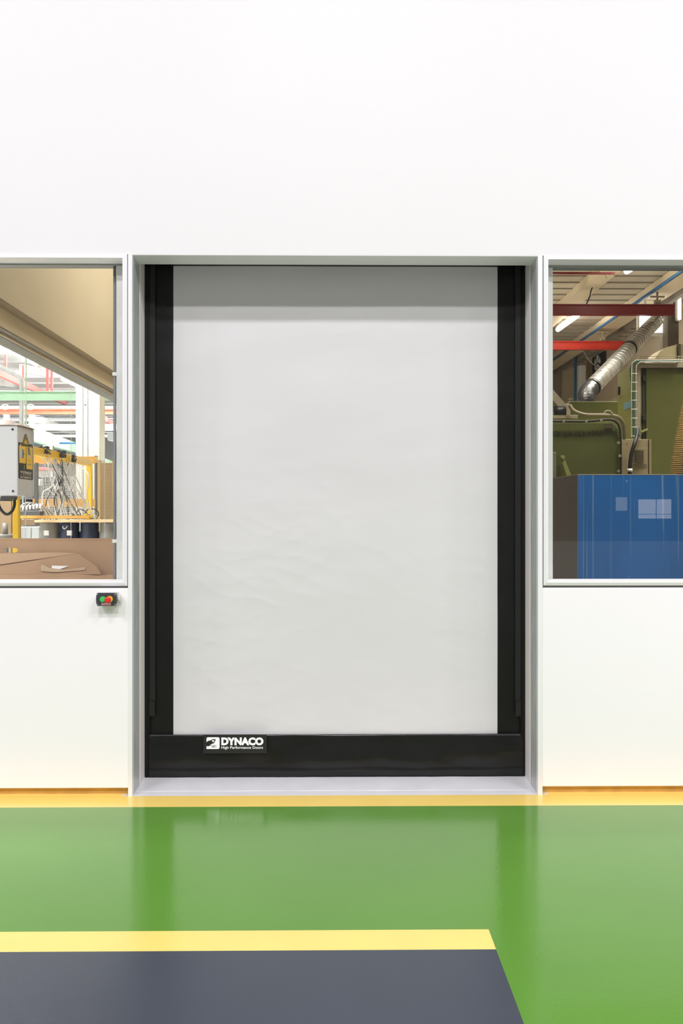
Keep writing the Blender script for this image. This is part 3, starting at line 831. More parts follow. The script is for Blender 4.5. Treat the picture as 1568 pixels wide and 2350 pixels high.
mb.build('maker_lettering', M['print'], sk); mb = MB()
zt_('1', 430, 650, 470, 760, 0, 4); mb.build('numeral', M['print'], sk); mb = MB(); zt_('2', 830, 730, 870, 830, 0, 4)
mb.build('numeral', M['print'], sk); mb = MB()
mb.prism([z4(*p, .0012) for p in ((445, 1825), (860, 1868), (860, 1880), (445, 1837))], (.0004, 0, 0))
mb.build('rule_line', M['print'], sk); mb = MB()
mb.prism([z4(*p, .0012) for p in ((440, 1690), (515, 1700), (500, 1770), (470, 1760))], (.0004, 0, 0))
mb.build('small_emblem', M['print'], sk)
# crumpled wrap on top of the box
mb = MB(); vs = []; fs = []
nx, ny = 26, 12
ax, bx_ = A0.x, XS + .012
for j_ in range(ny + 1):
    for i in range(nx + 1):
        x = ax + (bx_ - ax) * i / nx; y = A0.y - .01 + (yBk - A0.y + .03) * j_ / ny
        e = min(1, 4 * min(i / nx, 1 - i / nx) * 1.5 + .05) * min(1, 5 * min(j_ / ny, 1 - j_ / ny) + .05)
        vs.append((x, y, A0.z + .004 + e * (.034 + .022 * noise.noise(Vector((x * 14, y * 14, 0))))))
for j_ in range(ny):
    for i in range(nx):
        a_ = j_ * (nx + 1) + i; fs.append((a_, a_ + 1, a_ + nx + 2, a_ + nx + 1))
mb.add(vs, fs, 0, True); mb.box((ax + .01, A0.y, A0.z + .0005), (bx_ - .016, yBk, A0.z + .006))
tag(mb.build('wrapped_bundle', M['plastic_bag']), 'crumpled plastic wrapped bundle lying on top of the grey control box', 'package')
# glands and cable under the box
mb = MB().box((at(2, 1140, dB + .12).x, at(2, 1140, dB + .12).y, at(2, 1147, dB + .12).z), (at(34, 1140, dB + .12).x, at(2, 1140, dB + .12).y + .05, A1.z))
mb.build('gland_plate', M['darkbit'], ctl)
pth = spline([at(33, 1143, dB + .13), at(33, 1160, dB + .13), at(26, 1175, dB + .13), at(14, 1180, dB + .13), at(0, 1166, dB + .13), at(-6, 1143, dB + .13)], 8)
MB().tube(pth, .0095, 10).build('cable', M['blackrub'], ctl)
# yellow post behind, carries the box
a = at(28.5, 1100, 6.35); b = at(42, 1100, 6.35)
tag(MB().box((a.x, a.y, 0), (b.x, a.y + .045, at(30, 990, 6.35).z), 0, .003).build('fence_post', M['yellsteel']), 'yellow square post standing below the grey control box', 'post')

# cardboard behind the pane
dC2 = D + .52
a = at(-150, 1235.5, dC2); b = at(290, 1329, dC2); yv = a.y
cb = thing('cardboard_sheet', ((a.x + b.x) / 2, yv, 0), 'brown cardboard sheet with a hand hole standing behind the left window', 'cardboard')
h0 = at(9, 1257.5, dC2); h1 = at(40.5, 1268.5, dC2); rr_ = (h0.z - h1.z) / 2; zc_ = (h0.z + h1.z) / 2
mb = MB(); th = .007
ring = [(h1.x - rr_ + rr_ * math.sin(t), zc_ + rr_ * math.cos(t)) for t in [PI * i / 8 for i in range(9)]] + [(h0.x + rr_ - rr_ * math.sin(t), zc_ - rr_ * math.cos(t)) for t in [PI * i / 8 for i in range(9)]]
bm = bmesh.new()
def lowv(pts): return [bm.verts.new((x, yv, z)) for x, z in pts]
zt = a.z
outer = [(a.x, 0), (b.x, 0), (b.x, zt), (a.x, zt)]
ov = lowv(outer); hv = lowv(ring)
edges = [bm.edges.new((ov[i], ov[(i + 1) % 4])) for i in range(4)] + [bm.edges.new((hv[i], hv[(i + 1) % len(hv)])) for i in range(len(hv))]
bmesh.ops.triangle_fill(bm, edges=edges, use_beauty=True)
ext = bmesh.ops.extrude_face_region(bm, geom=list(bm.faces))
bmesh.ops.translate(bm, vec=(0, th, 0), verts=[g_ for g_ in ext['geom'] if isinstance(g_, bmesh.types.BMVert)])
bm.verts.index_update()
mb.add([v.co.copy() for v in bm.verts], [[v.index for v in f.verts] for f in bm.faces]); bm.free()
mb.build('panel', M['cardb'], cb)
# folded sheet in front of it
d3 = D + .47
fs_ = thing('folded_cardboard', (a.x, d3 - D, 0), 'paler cardboard flap folded over in front of the brown sheet', 'cardboard')
mb = MB().prism([at(-150, 1276, d3), at(0, 1270.5, d3), at(120, 1268, d3), at(178, 1269.5, d3), at(100, 1281, d3), at(0, 1296, d3), at(-150, 1312, d3)], (0, .006, 0))
mb.build('upper_flap', M['cardb2'], fs_)
mb = MB().prism([at(-150, 1314, d3 - .012), at(0, 1298, d3 - .012), at(100, 1283, d3 - .012), at(180, 1271, d3 - .012), at(222, 1300, d3 - .012), at(232, 1318, d3 - .012), at(-150, 1321, d3 - .012)], (0, .004, 0))
mb.build('lower_flap', M['cardb'], fs_)
mb = MB().prism([Vector((a.x, d3 - D - .02, 0)), Vector((b.x, d3 - D - .02, 0))] + [Vector((at(px, 1320, d3 - .03).x, d3 - D - .02, at(px, py, d3 - .03).z)) for px, py in ((285, 1317), (225, 1321), (190, 1319), (110, 1316), (50, 1320), (0, 1319), (-150, 1318))], (0, .006, 0))
mb.build('lower_sheet', M['cardb'], fs_)
MB().prism([at(119, 1298, d3 - .018), at(158, 1299, d3 - .018), at(137, 1306.5, d3 - .018), at(119, 1306.5, d3 - .018)], (0, .001, 0)).build('paper_label', M['paper'], fs_)
MB().prism([at(93, 1297, d3 - .020), at(100, 1296, d3 - .020), at(112, 1303, d3 - .020), at(150, 1308, d3 - .020), at(195, 1301, d3 - .020), at(195, 1308, d3 - .020), at(130, 1313, d3 - .020), at(94, 1311, d3 - .020)], (0, .001, 0)).build('tape', M['tape'], fs_)

# yellow frame
YX = at(80, 1100, 8.4).x
ya0 = 6.6 - D; ya1 = atX(205, 1100, YX).y
zb = atX(80, 1035, YX).z
yf = thing('yellow_frame', (YX, ya1, 0), 'yellow steel frame that carries the hanging cables', 'frame')
MB().box((YX - .03, ya0, zb - .045), (YX + .03, ya1 + .04, zb + .035), 0, .003).build('top_beam', M['yellsteel'], yf)
MB().box((YX - .03, ya1 - .02, 0), (YX + .03, ya1 + .04, zb - .04), 0, .003).build('leg', M['yellsteel'], yf)
MB().box((YX - .03, ya0, 0), (YX + .03, ya0 + .06, zb - .04), 0, .003).build('leg', M['yellsteel'], yf)
q = at(42, 1186.5, 9.2); q2 = at(205, 1186.5, 9.2)
MB().box((q.x, q.y, q.z - .016), (q2.x, q.y + .04, q.z + .016)).build('lower_rail', M['orange'], yf)
q = at(80, 1058, 11.8); q2 = at(222, 1058, 11.8)
ow = thing('orange_rack', ((q.x + q2.x) / 2, q.y, 0), 'orange steel rack beams seen behind the hanging cables', 'rack')
for py, h in ((1056, .05), (1154, .055)):
    q = at(75, py, 11.8); q2 = at(222, py, 11.8)
    MB().box((q.x, q.y, q.z - h), (q2.x, q.y + .06, q.z + h)).build('beam', M['orange'], ow)
for px in (78, 220):
    q = at(px, 1100, 11.86); MB().box((q.x - .02, q.y, 0), (q.x + .02, q.y + .05, at(px, 1045, 11.8).z)).build('upright', M['darkbit'], ow)

# wire mesh fences
def mesh_fence(px0, px1, py0, d, step, m, lab, zlow=0.6, fm=None):
    a = at(px0, py0, d); b = at(px1, py0, d)
    o = thing('mesh_fence', ((a.x + b.x) / 2, a.y, 0), lab, 'fence')
    mb = MB(); n_ = int((b.x - a.x) / step); t = .0017
    for i in range(n_ + 1):
        x = a.x + (b.x - a.x) * i / n_; mb.box((x - t, a.y - t, zlow), (x + t, a.y + t, a.z))
    k = int((a.z - zlow) / step)
    for i in range(k + 1):
        z = a.z - step * i; mb.box((a.x, a.y - t, z - t), (b.x, a.y + t, z + t))
    mb.build('wire_mesh', m, o)
    for x in (a.x, b.x): MB().box((x - .018, a.y - .018, 0), (x + .018, a.y + .018, a.z + .01)).build('post', fm or M['darkbit'], o)
    return o


mesh_fence(84, 223, 1064, 11.0, .028, M['mesh'], 'galvanised mesh fence panel behind the hanging cables')
mesh_fence(228, 262, 1058, 10.6, .026, M['meshbrown'], 'tan mesh fence panel at the right edge of the left window', fm=M['meshbrown'])

# table board and drums
dT = 9.3
a = at(79, 1196, dT); b = at(300, 1196, dT)
wb_ = thing('work_board', ((a.x + b.x) / 2, a.y, a.z - .02), 'long pale plywood board lying across the drums under the cables', 'board')
MB().box((a.x, a.y, a.z - .014), (b.x, a.y + .62, a.z + .013), 0, .002).build('board', M['wood'], wb_)
zt2 = a.z - .014
for i, (px, r_, m, lab) in enumerate(((115, .112, 'drumgrey', 'grey drum with a white label below the plywood board, leftmost of the drums'),
                               (160, .115, 'drumblue', 'navy drum with a white label below the plywood board'),
                               (206, .108, 'drumblue', 'plain navy drum right of the labelled navy drum'),
                               (252, .112, 'drumgrey', 'plain grey drum below the board at the right window edge'))):
    q = at(px, 1200, dT + .16); dr = thing('drum', (q.x, q.y, 0), lab, 'drum')
    hh = zt2 - .002
    pr = [(r_ * .96, 0), (r_, .02), (r_, hh * .45), (r_ * 1.03, hh * .47), (r_, hh * .49), (r_, hh - .16), (r_ * .99, hh - .12), (r_ * .9, hh - .09), (r_ * .9, hh - .01), (r_ * .86, hh)]
    MB().lathe((q.x, q.y, 0), pr).build('barrel', M[m], dr)
    if i in (0, 1):
        lx = at((106, 159)[i], 1223, dT + .04)
        MB().box((lx.x - .026, q.y - r_ - .004, lx.z - .028), (lx.x + .026, q.y - r_ + .012, lx.z + .026)).build('label', M['paper'], dr)
q = [at(144, 1207, dT - .02), at(145, 1212, dT - .02), at(149, 1213.5, dT - .02), at(155, 1207, dT - .02)]
tag(MB().tube(spline(q, 6), .004, 8).build('wire_hook', M['plug']), 'short bent white wire end hanging below the plywood board', 'wire')
# pale bins, chair and rack behind on the left
for px0, px1, lab in ((46, 71, 'pale bin beside the yellow post, left of two'), (72, 90, 'pale bin near the grey drum, right of two')):
    mb = MB(); pxbox(mb, px0, 1209, px1, 1260, 10.6, .3, 0, .006, 0.0); tag(mb.build('storage_bin', M['palebin']), lab, 'bin')
for px0, px1, lab in ((1, 12, 'pale panel left of the grey stand under the control box'), (14.5, 26, 'pale panel between the grey stand and the yellow post')):
    mb = MB(); pxbox(mb, px0, 1207, px1, 1260, 10.4, .3, 0, .006, 0.0); tag(mb.build('pale_cabinet', M['palebin']), lab, 'cabinet')
# grey pedestal stand
q = at(12, 1230, 8.6)
MBs = MB().lathe((q.x, q.y, 0), [(.16, 0), (.16, .01), (.03, .05), (.03, at(12, 1228, 8.6).z - .03), (.09, at(12, 1228, 8.6).z - .02), (.10, at(12, 1226, 8.6).z)])
MBs.lathe((q.x, q.y, at(12, 1226, 8.6).z), [(.026, 0), (.026, .11)])
tag(MBs.build('pedestal', M['drumgrey']), 'grey round pedestal below the control box', 'stand')
# brown far machinery block under the box, dark shelf units behind
def blk(name, px0, py0, px1, py1, d, th, m, lab, cat, z0=None, bev=.004):
    mb = MB(); pxbox(mb, px0, py0, px1, py1, d, th, 0, bev, z0); return tag(mb.build(name, M[m]), lab, cat)


rk = thing('storage_rack', at(60, 1200, 13).xyz * 1.0, 'grey shelving rack filling the back behind the mesh', 'rack'); rk.location.z = 0
def rkp(name, px0, py0, px1, py1, d, th, m, z0=None):
    mb = MB(); pxbox(mb, px0, py0, px1, py1, d, th, 0, 0, z0); mb.build(name, M[m], rk)
for py in (1098, 1142, 1170, 1200): rkp('shelf', -60, py, 262, py + 4, 13, .6, 'darkbit')
rkp('back_panel', -60, 1142, 262, 1260, 13.62, .02, 'darkbit', 0.0)
for px in (-58, 50, 150, 258): rkp('upright', px, 1092, px + 4, 1300, 12.98, .04, 'conduit', 0.0)
# perforated cabinet
pc = thing('perforated_cabinet', (at(130, 1100, 12.4).x, at(130, 1100, 12.4).y, 0), 'grey cabinet with a grid of square holes behind the hanging cables', 'cabinet')
mb = MB(); pxbox(mb, 98, 1094, 168, 1172, 12.4, .3, 0, .004, 0.0); mb.build('body', M['perf'], pc)
mb = MB()
for r_ in range(11):
    for c_ in range(9):
        q = at(102 + c_ * 7.2, 1100 + r_ * 7.2, 12.4); mb.box((q.x - .012, q.y - .004, q.z - .011), (q.x + .012, q.y + .004, q.z + .011))
mb.build('hole_grid', M['darkbit'], pc)['kind'] = 'stuff'
for args in (('carton', 80, 1100, 92, 1114, 12.6, .3, 'paper', 'white carton right of the grey control box', 'carton'),
             ('carton', 188, 1098, 199, 1116, 12.7, .3, 'paper', 'white carton left of the yellow leg, upper', 'carton'),
             ('carton', 180, 1122, 197, 1135, 12.7, .3, 'paper', 'white carton left of the yellow leg, lower', 'carton'),
             ('carton', 174, 1070, 222, 1086, 12.9, .3, 'paper', 'long white carton high behind the yellow leg', 'carton'),
             ('red_crate', 80, 1072, 104, 1079, 12.2, .3, 'redsteel', 'flat red crate beside the upper end of the warning sticker', 'crate'),
             ('white_crate', 80, 1080, 106, 1094, 12.3, .3, 'palebin', 'white crate under the red crate', 'crate'),
             ('dark_crate', 168, 1098, 186, 1140, 13.1, .3, 'darkbit', 'dark crate left of the white cartons', 'crate'),
             ('tan_board', 226, 1062, 262, 1190, 12.2, .06, 'brownrack', 'tan board standing behind the tan mesh panel', 'board'),
             ('machine_block', 0, 1150, 26, 1196, 9.6, .3, 'brownrack', 'brown machine block below the grey control box', 'machine'),
             ('dark_shelf_box', 46, 1192, 88, 1206, 11.6, .4, 'brownrack', 'brown box behind the yellow rail', 'box'),
             ('wall_case', 246, 992, 275, 1010, 15, .3, 'palebin', 'pale grey case hanging right of the white column', 'case'),
             ('sign_board', 98, 1022, 121, 1032, 8.85, .05, 'paper', 'small white board above the yellow beam', 'sign')):
    z0 = None
    if args[0] in ('tan_board', 'machine_block'): z0 = 0.0
    blk(*args, z0=z0)
for px in (58.5, 163, 240.5):
    q = at(px, 1000, 8.0 if px < 100 else 9.0)
    tag(MB().cyl((q.x, q.y, 0), (q.x, q.y, ZC), .0026, 6).build('tension_wire', M['mesh']),
        {58.5: 'thin vertical wire hanging in front of the grey box sticker side', 163: 'thin vertical wire left of the white column', 240.5: 'thin vertical wire right of the white column'}[px], 'wire')
# hanging cables
random.seed(21)
HC = []
CG = 'cables hanging from the yellow beam'
for i in range(28):
    t = i / 27.0
    px = 94 + 72 * t + random.uniform(-4, 4); dd_ = 8.75 + .95 * t
    top = at(px, 1040 + 16 * t + random.uniform(-3, 3), dd_ - .05)
    q1 = at(px + random.uniform(2, 12), 1058 + 8 * t, dd_ - .12)
    bxp = random.choice((random.uniform(95, 140), random.uniform(120, 180), random.uniform(180, 222)))
    sway = random.uniform(-26, 26)
    q2 = at((px * .6 + bxp * .4) + sway, random.uniform(1090, 1120), 9.3)
    q3 = at((px * .3 + bxp * .7) + random.uniform(-10, 10), random.uniform(1130, 1155), 9.45)
    q4 = at(bxp, 1193.5 - random.uniform(0, 4), 9.45)
    mt = random.choice(('cable', 'cablew', 'cablew', 'cablew', 'cabled', 'cable'))
    c_ = tag(MB().tube(spline([top + Vector((0, .05, 0)), top, q1, q2, q3, q4], 7), random.choice((.004, .005, .0065)), 6).build('cable', M[mt]),
        {'cable': 'grey cable hanging from the yellow beam to the plywood board', 'cablew': 'white cable hanging from the yellow beam to the plywood board', 'cabled': 'dark cable hanging from the yellow beam to the plywood board'}[mt], 'cable',
        {'cable': 'grey ', 'cablew': 'white ', 'cabled': 'dark '}[mt] + CG)
    if random.random() < .5:
        pq = q2.lerp(q3, .4); MB().cyl(pq + Vector((0, 0, -.02)), pq + Vector((0, 0, .012)), .011, 8).build('connector', M['plug'], c_)
    HC.append((mt, bxp, c_))
ORD = 'first second third fourth fifth sixth seventh eighth ninth tenth eleventh twelfth thirteenth fourteenth fifteenth sixteenth seventeenth eighteenth nineteenth twentieth'.split() + ['twenty-first', 'twenty-second', 'twenty-third', 'twenty-fourth']
def order_labels(lst, text):
    for key, word in (('cable', 'grey'), ('cablew', 'white'), ('cabled', 'dark')):
        for i_, (m__, x__, o__) in enumerate(sorted([t for t in lst if t[0] == key], key=lambda t: t[1])):
            o__['label'] = text % (word, ORD[i_], word)
order_labels(HC, '%s cable from the yellow beam, %s from left of the %s ones')
# big arcs at the left
for i in range(7):
    s_ = i * 5
    pth = spline([at(45 + s_ * 1.6, 1172 - i, 8.9), at(50 + s_ * 1.5, 1160 - i % 3, 9.0), at(66 + s_, 1153 + i, 9.1), at(88 + s_ * .8, 1162 + i, 9.25), at(98 + s_ * .8, 1178, 9.4), at(96 + s_ * 1.4, 1194.5, 9.45)], 7)
    c_ = tag(MB().tube(pth, .0065, 6).build('looped_cable', M[('cablew', 'cable')[i % 2]]), ('white' if i % 2 == 0 else 'grey') + ' cable arching from the manifold to the board, ' + 'first second third fourth fifth sixth seventh'.split()[i] + ' arch from the left', 'cable', ('white' if i % 2 == 0 else 'grey') + ' arching cables')
    MB().cyl(pth[0], pth[0] + Vector((0, 0, .045)), .013, 8).build('connector', M['plug'], c_)
mb = MB(); pxbox(mb, 43, 1173, 92, 1183, 8.95, .12, 0, .006); tag(mb.build('cable_manifold', M['darkbit']), 'dark manifold bar where the arching cables start', 'manifold')
# loops lying on the board
LC = []
for i in range(16):
    cx_ = random.uniform(150, 226); r_ = random.uniform(.03, .07); q = at(cx_, 1192, 9.5)
    ph = random.uniform(0, 6); tilt = random.uniform(.35, .9)
    pts = [q + Vector((r_ * math.cos(ph + t * .5), random.uniform(-.01, .01) + .05 * math.sin(t * .5), .008 + r_ * tilt * (1 + math.sin(ph + t * .5)))) for t in range(12)]
    mt = ('cable', 'cablew', 'cabled')[i % 3]
    lo_ = tag(MB().tube(spline(pts, 4), .0055, 6).build('cable_loop', M[mt]), {'cable': 'grey', 'cablew': 'white', 'cabled': 'dark'}[mt] + ' cable coiled loosely on the plywood board', 'cable', {'cable': 'grey', 'cablew': 'white', 'cabled': 'dark'}[mt] + ' loops on the board')
    LC.append((mt, cx_, lo_))
order_labels(LC, '%s cable coiled loosely on the plywood board, %s from the left of the %s coils')
# bundles knotted on the beam
for px, py, d in ((98, 1033, 8.62), (137, 1042, 9.1), (160, 1053, 9.5)):
    c0 = at(px, py, d); mb = MB()
    for k in range(9):
        pts = [c0 + Vector((.06 * math.cos(t + k) * random.uniform(.6, 1.2), .04 * math.sin(t * 1.3), .035 * math.sin(t + k * 2))) for t in [x * .6 for x in range(11)]]
        mb.tube(spline(pts, 3), .005, 5)
    tag(mb.build('cable_knot', M['cabled']), {98: 'tangle of dark cable on the near end of the yellow beam', 137: 'tangle of dark cable at the middle of the yellow beam', 160: 'tangle of dark cable at the far end of the yellow beam'}[px], 'cable')
# yellow connectors on the board
for px, py, lab in ((194, 1185, 'yellow plug on the plywood board, left of two'), (206, 1187, 'yellow plug on the plywood board, right of two')):
    q = at(px, py, 9.42); tag(MB().tube([q + Vector((-.03, 0, -.012)), q + Vector((.025, 0, .022))], [.02, .014], 12).build('plug', M['yellb']), lab, 'plug')

# ------------------------------------------------------------------ RIGHT HALL contents
# blue skip
dS = 6.0
a = at(1327, 1090, dS); zt3 = a.z; x0 = a.x; y0 = a.y; x1 = x0 + 1.9; y1 = y0 + 1.35; t_ = .02
sk_ = thing('steel_skip', ((x0 + x1) / 2, (y0 + y1) / 2, 0), 'large blue steel skip with pale drip marks behind the right window', 'skip')
MB().box((x0, y0, 0.0), (x1, y0 + t_, zt3)).build('front_wall', M['blue'], sk_)
M['darkgrey'] = mat('dark_grey_steel', (44, 58, 84), 0.4, var=0.1, vscale=4)  # left side's shade put into a darker colour; base shares it
ys = y0 + t_
MB().box((x0, ys, 0.0), (x0 + t_, y1, zt3)).build('side_wall', M['darkgrey'], sk_)
MB().box((x1 - t_, ys, 0.0), (x1, y1, zt3)).build('side_wall', M['blue'], sk_)
MB().box((x0 + t_, y1 - t_, 0.0), (x1 - t_, y1, zt3)).build('back_wall', M['blue'], sk_)
MB().box((x0 + t_, ys, 0.02), (x1 - t_, y1 - t_, 0.05)).build('base', M['darkgrey'], sk_)
mb = MB(); mb.box((x0 - .004, y0 - .004, zt3), (x1 + .004, y0 + .022, zt3 + .006)); mb.box((x0 - .004, ys, zt3), (x0 + .022, y1, zt3 + .006))
mb.build('rim', M['mgrey'], sk_)

# low green machine, front left
def g_at(px, py, d): return at(px, py, d)
a = at(1215, 962, 8.2); b = at(1425, 962, 8.2)
mb = MB()
n_ = 8; r_ = .10; pts = [Vector((a.x, a.y, 0)), Vector((b.x, a.y, 0))]
for k in range(n_ + 1):
    t = PI / 2 * k / n_; pts.append(Vector((b.x - r_ + r_ * math.cos(t), a.y, a.z - r_ + r_ * math.sin(t))))
pts.append(Vector((a.x, a.y, a.z)))
gm = thing('green_machine', ((a.x + b.x) / 2, a.y, 0), 'low olive green machine housing with faded mirrored lettering', 'machine')
mb.prism(pts, (0, .8, 0)); mb.build('housing', M['mgreen'], gm)
mb = MB(); pts2 = []
for k in range(n_ + 1):
    t = PI / 2 * k / n_; pts2.append(Vector((b.x - .02 - r_ + r_ * math.cos(t), a.y - .006, a.z - .04 - r_ + r_ * math.sin(t))))
mb.prism([Vector((a.x, a.y - .006, .05)), Vector((b.x - .02, a.y - .006, .05))] + pts2 + [Vector((a.x, a.y - .006, a.z - .04))], (0, .006, 0))
mb.build('front_door', M['mgreen3'], gm)
O = at(1274, 1007, 8.18); U = at(1418, 1003, 8.18) - O; U.y = 0; V = Vector((0, 0, at(1274, 989, 8.18).z - O.z)); O.y = a.y - .0068
mb = MB(); text_mb(mb, 'RNI-LAN 125 Kg. C', O, U, V, .015, mirror=True); mb.build('lettering', M['faint'], gm)  # faint mirror-written text set on the door
pth = spline([at(1230, 966, 8.15), at(1300, 967, 8.15), at(1345, 967, 8.15), at(1395, 963, 8.15), at(1414, 968, 8.15), at(1423, 985, 8.15), at(1425, 1030, 8.15), at(1425, 1100, 8.15)], 8)
MB().tube(pth, .011, 8).build('edge_cable', M['blackrub'], gm)
for px, py in ((1294, 966), (1346, 966), (1380, 964), (1420, 1016), (1423, 1046), (1420, 1081)):
    q = at(px, py, 8.14); MB().box((q.x - .012, q.y - .004, q.z - .012), (q.x + .012, q.y + .02, q.z + .012)).build('cable_clip', M['mgrey'], gm)
q = at(1292, 1049, 8.1)
lv = [at(1287, 1050, 8.1), at(1295, 1050, 8.1), at(1313, 1094, 8.1), at(1303, 1097, 8.1)]
MB().prism(lv, (0, .012, 0)).cyl((q.x, q.y - .01, q.z), (q.x, q.y + .06, q.z), .018, 14).build('lever', M['mgreen2'], gm)
pts = [at(1396, 955, 8.3) + Vector((.045 * math.cos(t * PI / 8), 0, .05 * math.sin(t * PI / 8))) for t in range(9)]
MB().tube(pts, .009, 8).build('lifting_eye', M['mgrey'], gm)
q = at(1396, 977, 8.18); MB().box((q.x - .03, q.y - .01, q.z - .02), (q.x + .04, q.y + .01, q.z + .02)).build('latch', M['mgrey'], gm)
blk('grey_post', 1255, 1037, 1277, 1100, 7.6, .1, 'mgrey', 'grey plate at the lower left edge of the right window', 'plate', z0=0.0)
# second green block behind
a = at(1300, 921, 10.2)
gb = thing('green_tank', (at(1360, 921, 10.2).x, a.y, 0), 'olive green tank behind the low machine, under the spiral duct', 'tank')
mb = MB(); pxbox(mb, 1308, 921, 1440, 1000, 10.2, .5, 0, .008, 0.0); mb.build('tank_body', M['mgreen'], gb)
for px in (1311, 1412):
    pts = [at(px, 919, 10.3) + Vector((.022 * math.cos(t * PI / 8), 0, .02 * math.sin(t * PI / 8))) for t in range(17)]
    MB().tube(pts, .006, 6).build('lifting_eye', M['mgrey'], gb)
# arm & motor at far left
am = thing('lever_arm', at(1285, 960, 8.5), 'dark grey slanted arm with a motor on the low green machine', 'machine arm')
MB().bar(at(1250, 888, 8.5), at(1300, 946, 8.5), .09, .07).build('arm', M['mgrey'], am)
q = at(1285, 946, 8.45); MB().cyl((q.x - .07, q.y, q.z), (q.x + .05, q.y, q.z), .06, 18).build('motor', M['blackflex'], am)
a = at(1265, 952, 8.4); b = at(1327, 961, 8.4); MB().box((a.x, a.y, b.z), (b.x, a.y + .14, a.z), 0, .004).build('base_plate', M['mgrey'], am)
a = at(1298, 928, 8.45); b = at(1310, 952, 8.45); MB().box((a.x, a.y, b.z), (b.x, a.y + .1, a.z), 0, .004).build('bracket', M['mgrey'], am)
# grey hose over the machine
pth = spline([at(1308, 930, 8.35), at(1318, 943, 8.33), at(1345, 952, 8.3), at(1390, 953, 8.3), at(1418, 957, 8.35), at(1430, 972, 8.4), at(1433, 990, 8.5), at(1433, 1006, 8.6)], 8)
tag(MB().tube(pth, .018, 12).build('hose', M['hoseg']), 'thick grey hose curving over the low green machine', 'hose')
# grey electric cabinet with louvre
cb2 = thing('electric_cabinet', (at(1458, 1050, 8.7).x, at(1458, 1050, 8.7).y, 0), 'grey beige electric cabinet with a louvred vent', 'cabinet')
mb = MB(); pxbox(mb, 1424, 1008, 1488, 1100, 8.7, .35, 0, .005, 0.0); mb.build('body', M['cabg'], cb2)
mb = MB(); pxbox(mb, 1490.5, 1008, 1495.5, 1100, 8.7, .35, 0, .003, 0.0); mb.build('door_edge', M['cabg'], cb2)
mb = MB(); pxbox(mb, 1486, 1010, 1492, 1100, 8.72, .3, 0, 0, 0.0); mb.build('gasket', M['dark'], cb2)
mb = MB(); a = at(1453, 1028, 8.69); b = at(1484, 1066, 8.69); frame_mb(mb, a.x, b.x, b.z, a.z, [(0, 0), (0, .0), (.014, 0)]) if False else None
mb.box((a.x, a.y - .012, b.z), (b.x, a.y, a.z), 0, .003); lou = mb.build('vent', M['cabg'], cb2)
mb = MB()
a = at(1457, 1033, 8.67); b = at(1478, 1061, 8.67); mb.box((a.x, a.y + .004, b.z), (b.x, a.y + .006, a.z), 0)
mb.build('vent_opening', M['dark'], lou)
mb = MB()
for k in range(9):
    z = a.z - (a.z - b.z) * (k + .5) / 9; mb.box((a.x, a.y - .006, z - .002), (b.x, a.y + .004, z + .003))
mb.build('louvre', M['cabg'], lou)
for px, py in ((1427, 1019), (1439, 1019)):
    q = at(px, py, 8.7); MB().cyl((q.x, q.y - .003, q.z), (q.x, q.y + .003, q.z), .006, 10).build('bolt', M['dark'], cb2)
pth = spline([at(1464, 985, 8.66), at(1461, 1003, 8.6), at(1456, 1020, 8.55), at(1449, 1045, 8.55), at(1446, 1075, 8.55), at(1446, 1110, 8.55)], 8)
bh = tag(MB().tube(pth, .020, 12).build('hose', M['blackrub']), 'black hose hanging down in front of the electric cabinet', 'hose')
q = pth[int(len(pth) * .72)]
MB().cyl(at(1446, 1080, 8.55) + Vector((0, 0, -.012)), at(1446, 1077, 8.55) + Vector((0, 0, .006)), .024, 12).build('clamp_ring', M['plug'], bh)

# big green enclosure
dE = 9.25
cx0 = at(1457, 840, dE).x; yE = dE - D; yE2 = atX(1418, 900, cx0).y; zE = at(1500, 838, dE).z
en = thing('machine_enclosure', (cx0 + .8, yE, 0), 'tall olive green machine enclosure at the right of the right window', 'machine')
MB().box((cx0, yE + .01, 0), (cx0 + 1.7, yE2, zE), 0, .006).build('housing', M['mgreen2'], en)
x_s = cx0 - .004
q0 = atX(1432, 930, x_s); q1 = atX(1452, 922, x_s)
MB().box((x_s, q1.y, atX(1442, 937, x_s).z), (x_s + .003, q0.y, atX(1442, 922, x_s).z)).build('blue_sticker', M['bluetag'], en)
q0 = atX(1421, 896, x_s); MB().box((x_s - .01, q0.y - .02, q0.z - .05), (x_s + .003, q0.y + .02, q0.z + .04)).build('grip', M['dark'], en)
mb = MB(); pxbox(mb, 1461, 843, 1471, 1010, dE - .03, .05, 0, .002); mb.build('corner_post', M['mgrey'], en)
mb = MB(); pxbox(mb, 1455, 832.5, 1640, 843.5, dE - .05, .10, 0, .002); mb.build('lintel', M['mgrey'], en)
for px, py in ((1466.5, 985), (1466.5, 999)):
    q = at(px, py, dE - .03); MB().cyl((q.x, q.y - .004, q.z), (q.x, q.y + .002, q.z), .007, 10).build('bolt', M['dark'], en)
mb = MB(); pxbox(mb, 1483.5, 845, 1640, 1100, dE - .02, .03, 0, .004, 0.0); dr_ = mb.build('door_leaf', M['mgreen3'], en)
mb = MB(); pxbox(mb, 1475, 845, 1481, 1008, dE - .012, .02, 0, 0); mb.build('door_gap', M['dark'], en)
for py in (868, 958):
    mb = MB(); pxbox(mb, 1476, py - 6, 1483, py + 7, dE - .05, .05, 0, .004); mb.build('hinge', M['dark'], en)
q = at(1477, 987, dE - .03); MB().bar(q + Vector((-.03, -.01, -.02)), q + Vector((.04, -.01, .01)), .02, .02).build('catch', M['mgreen2'], en)
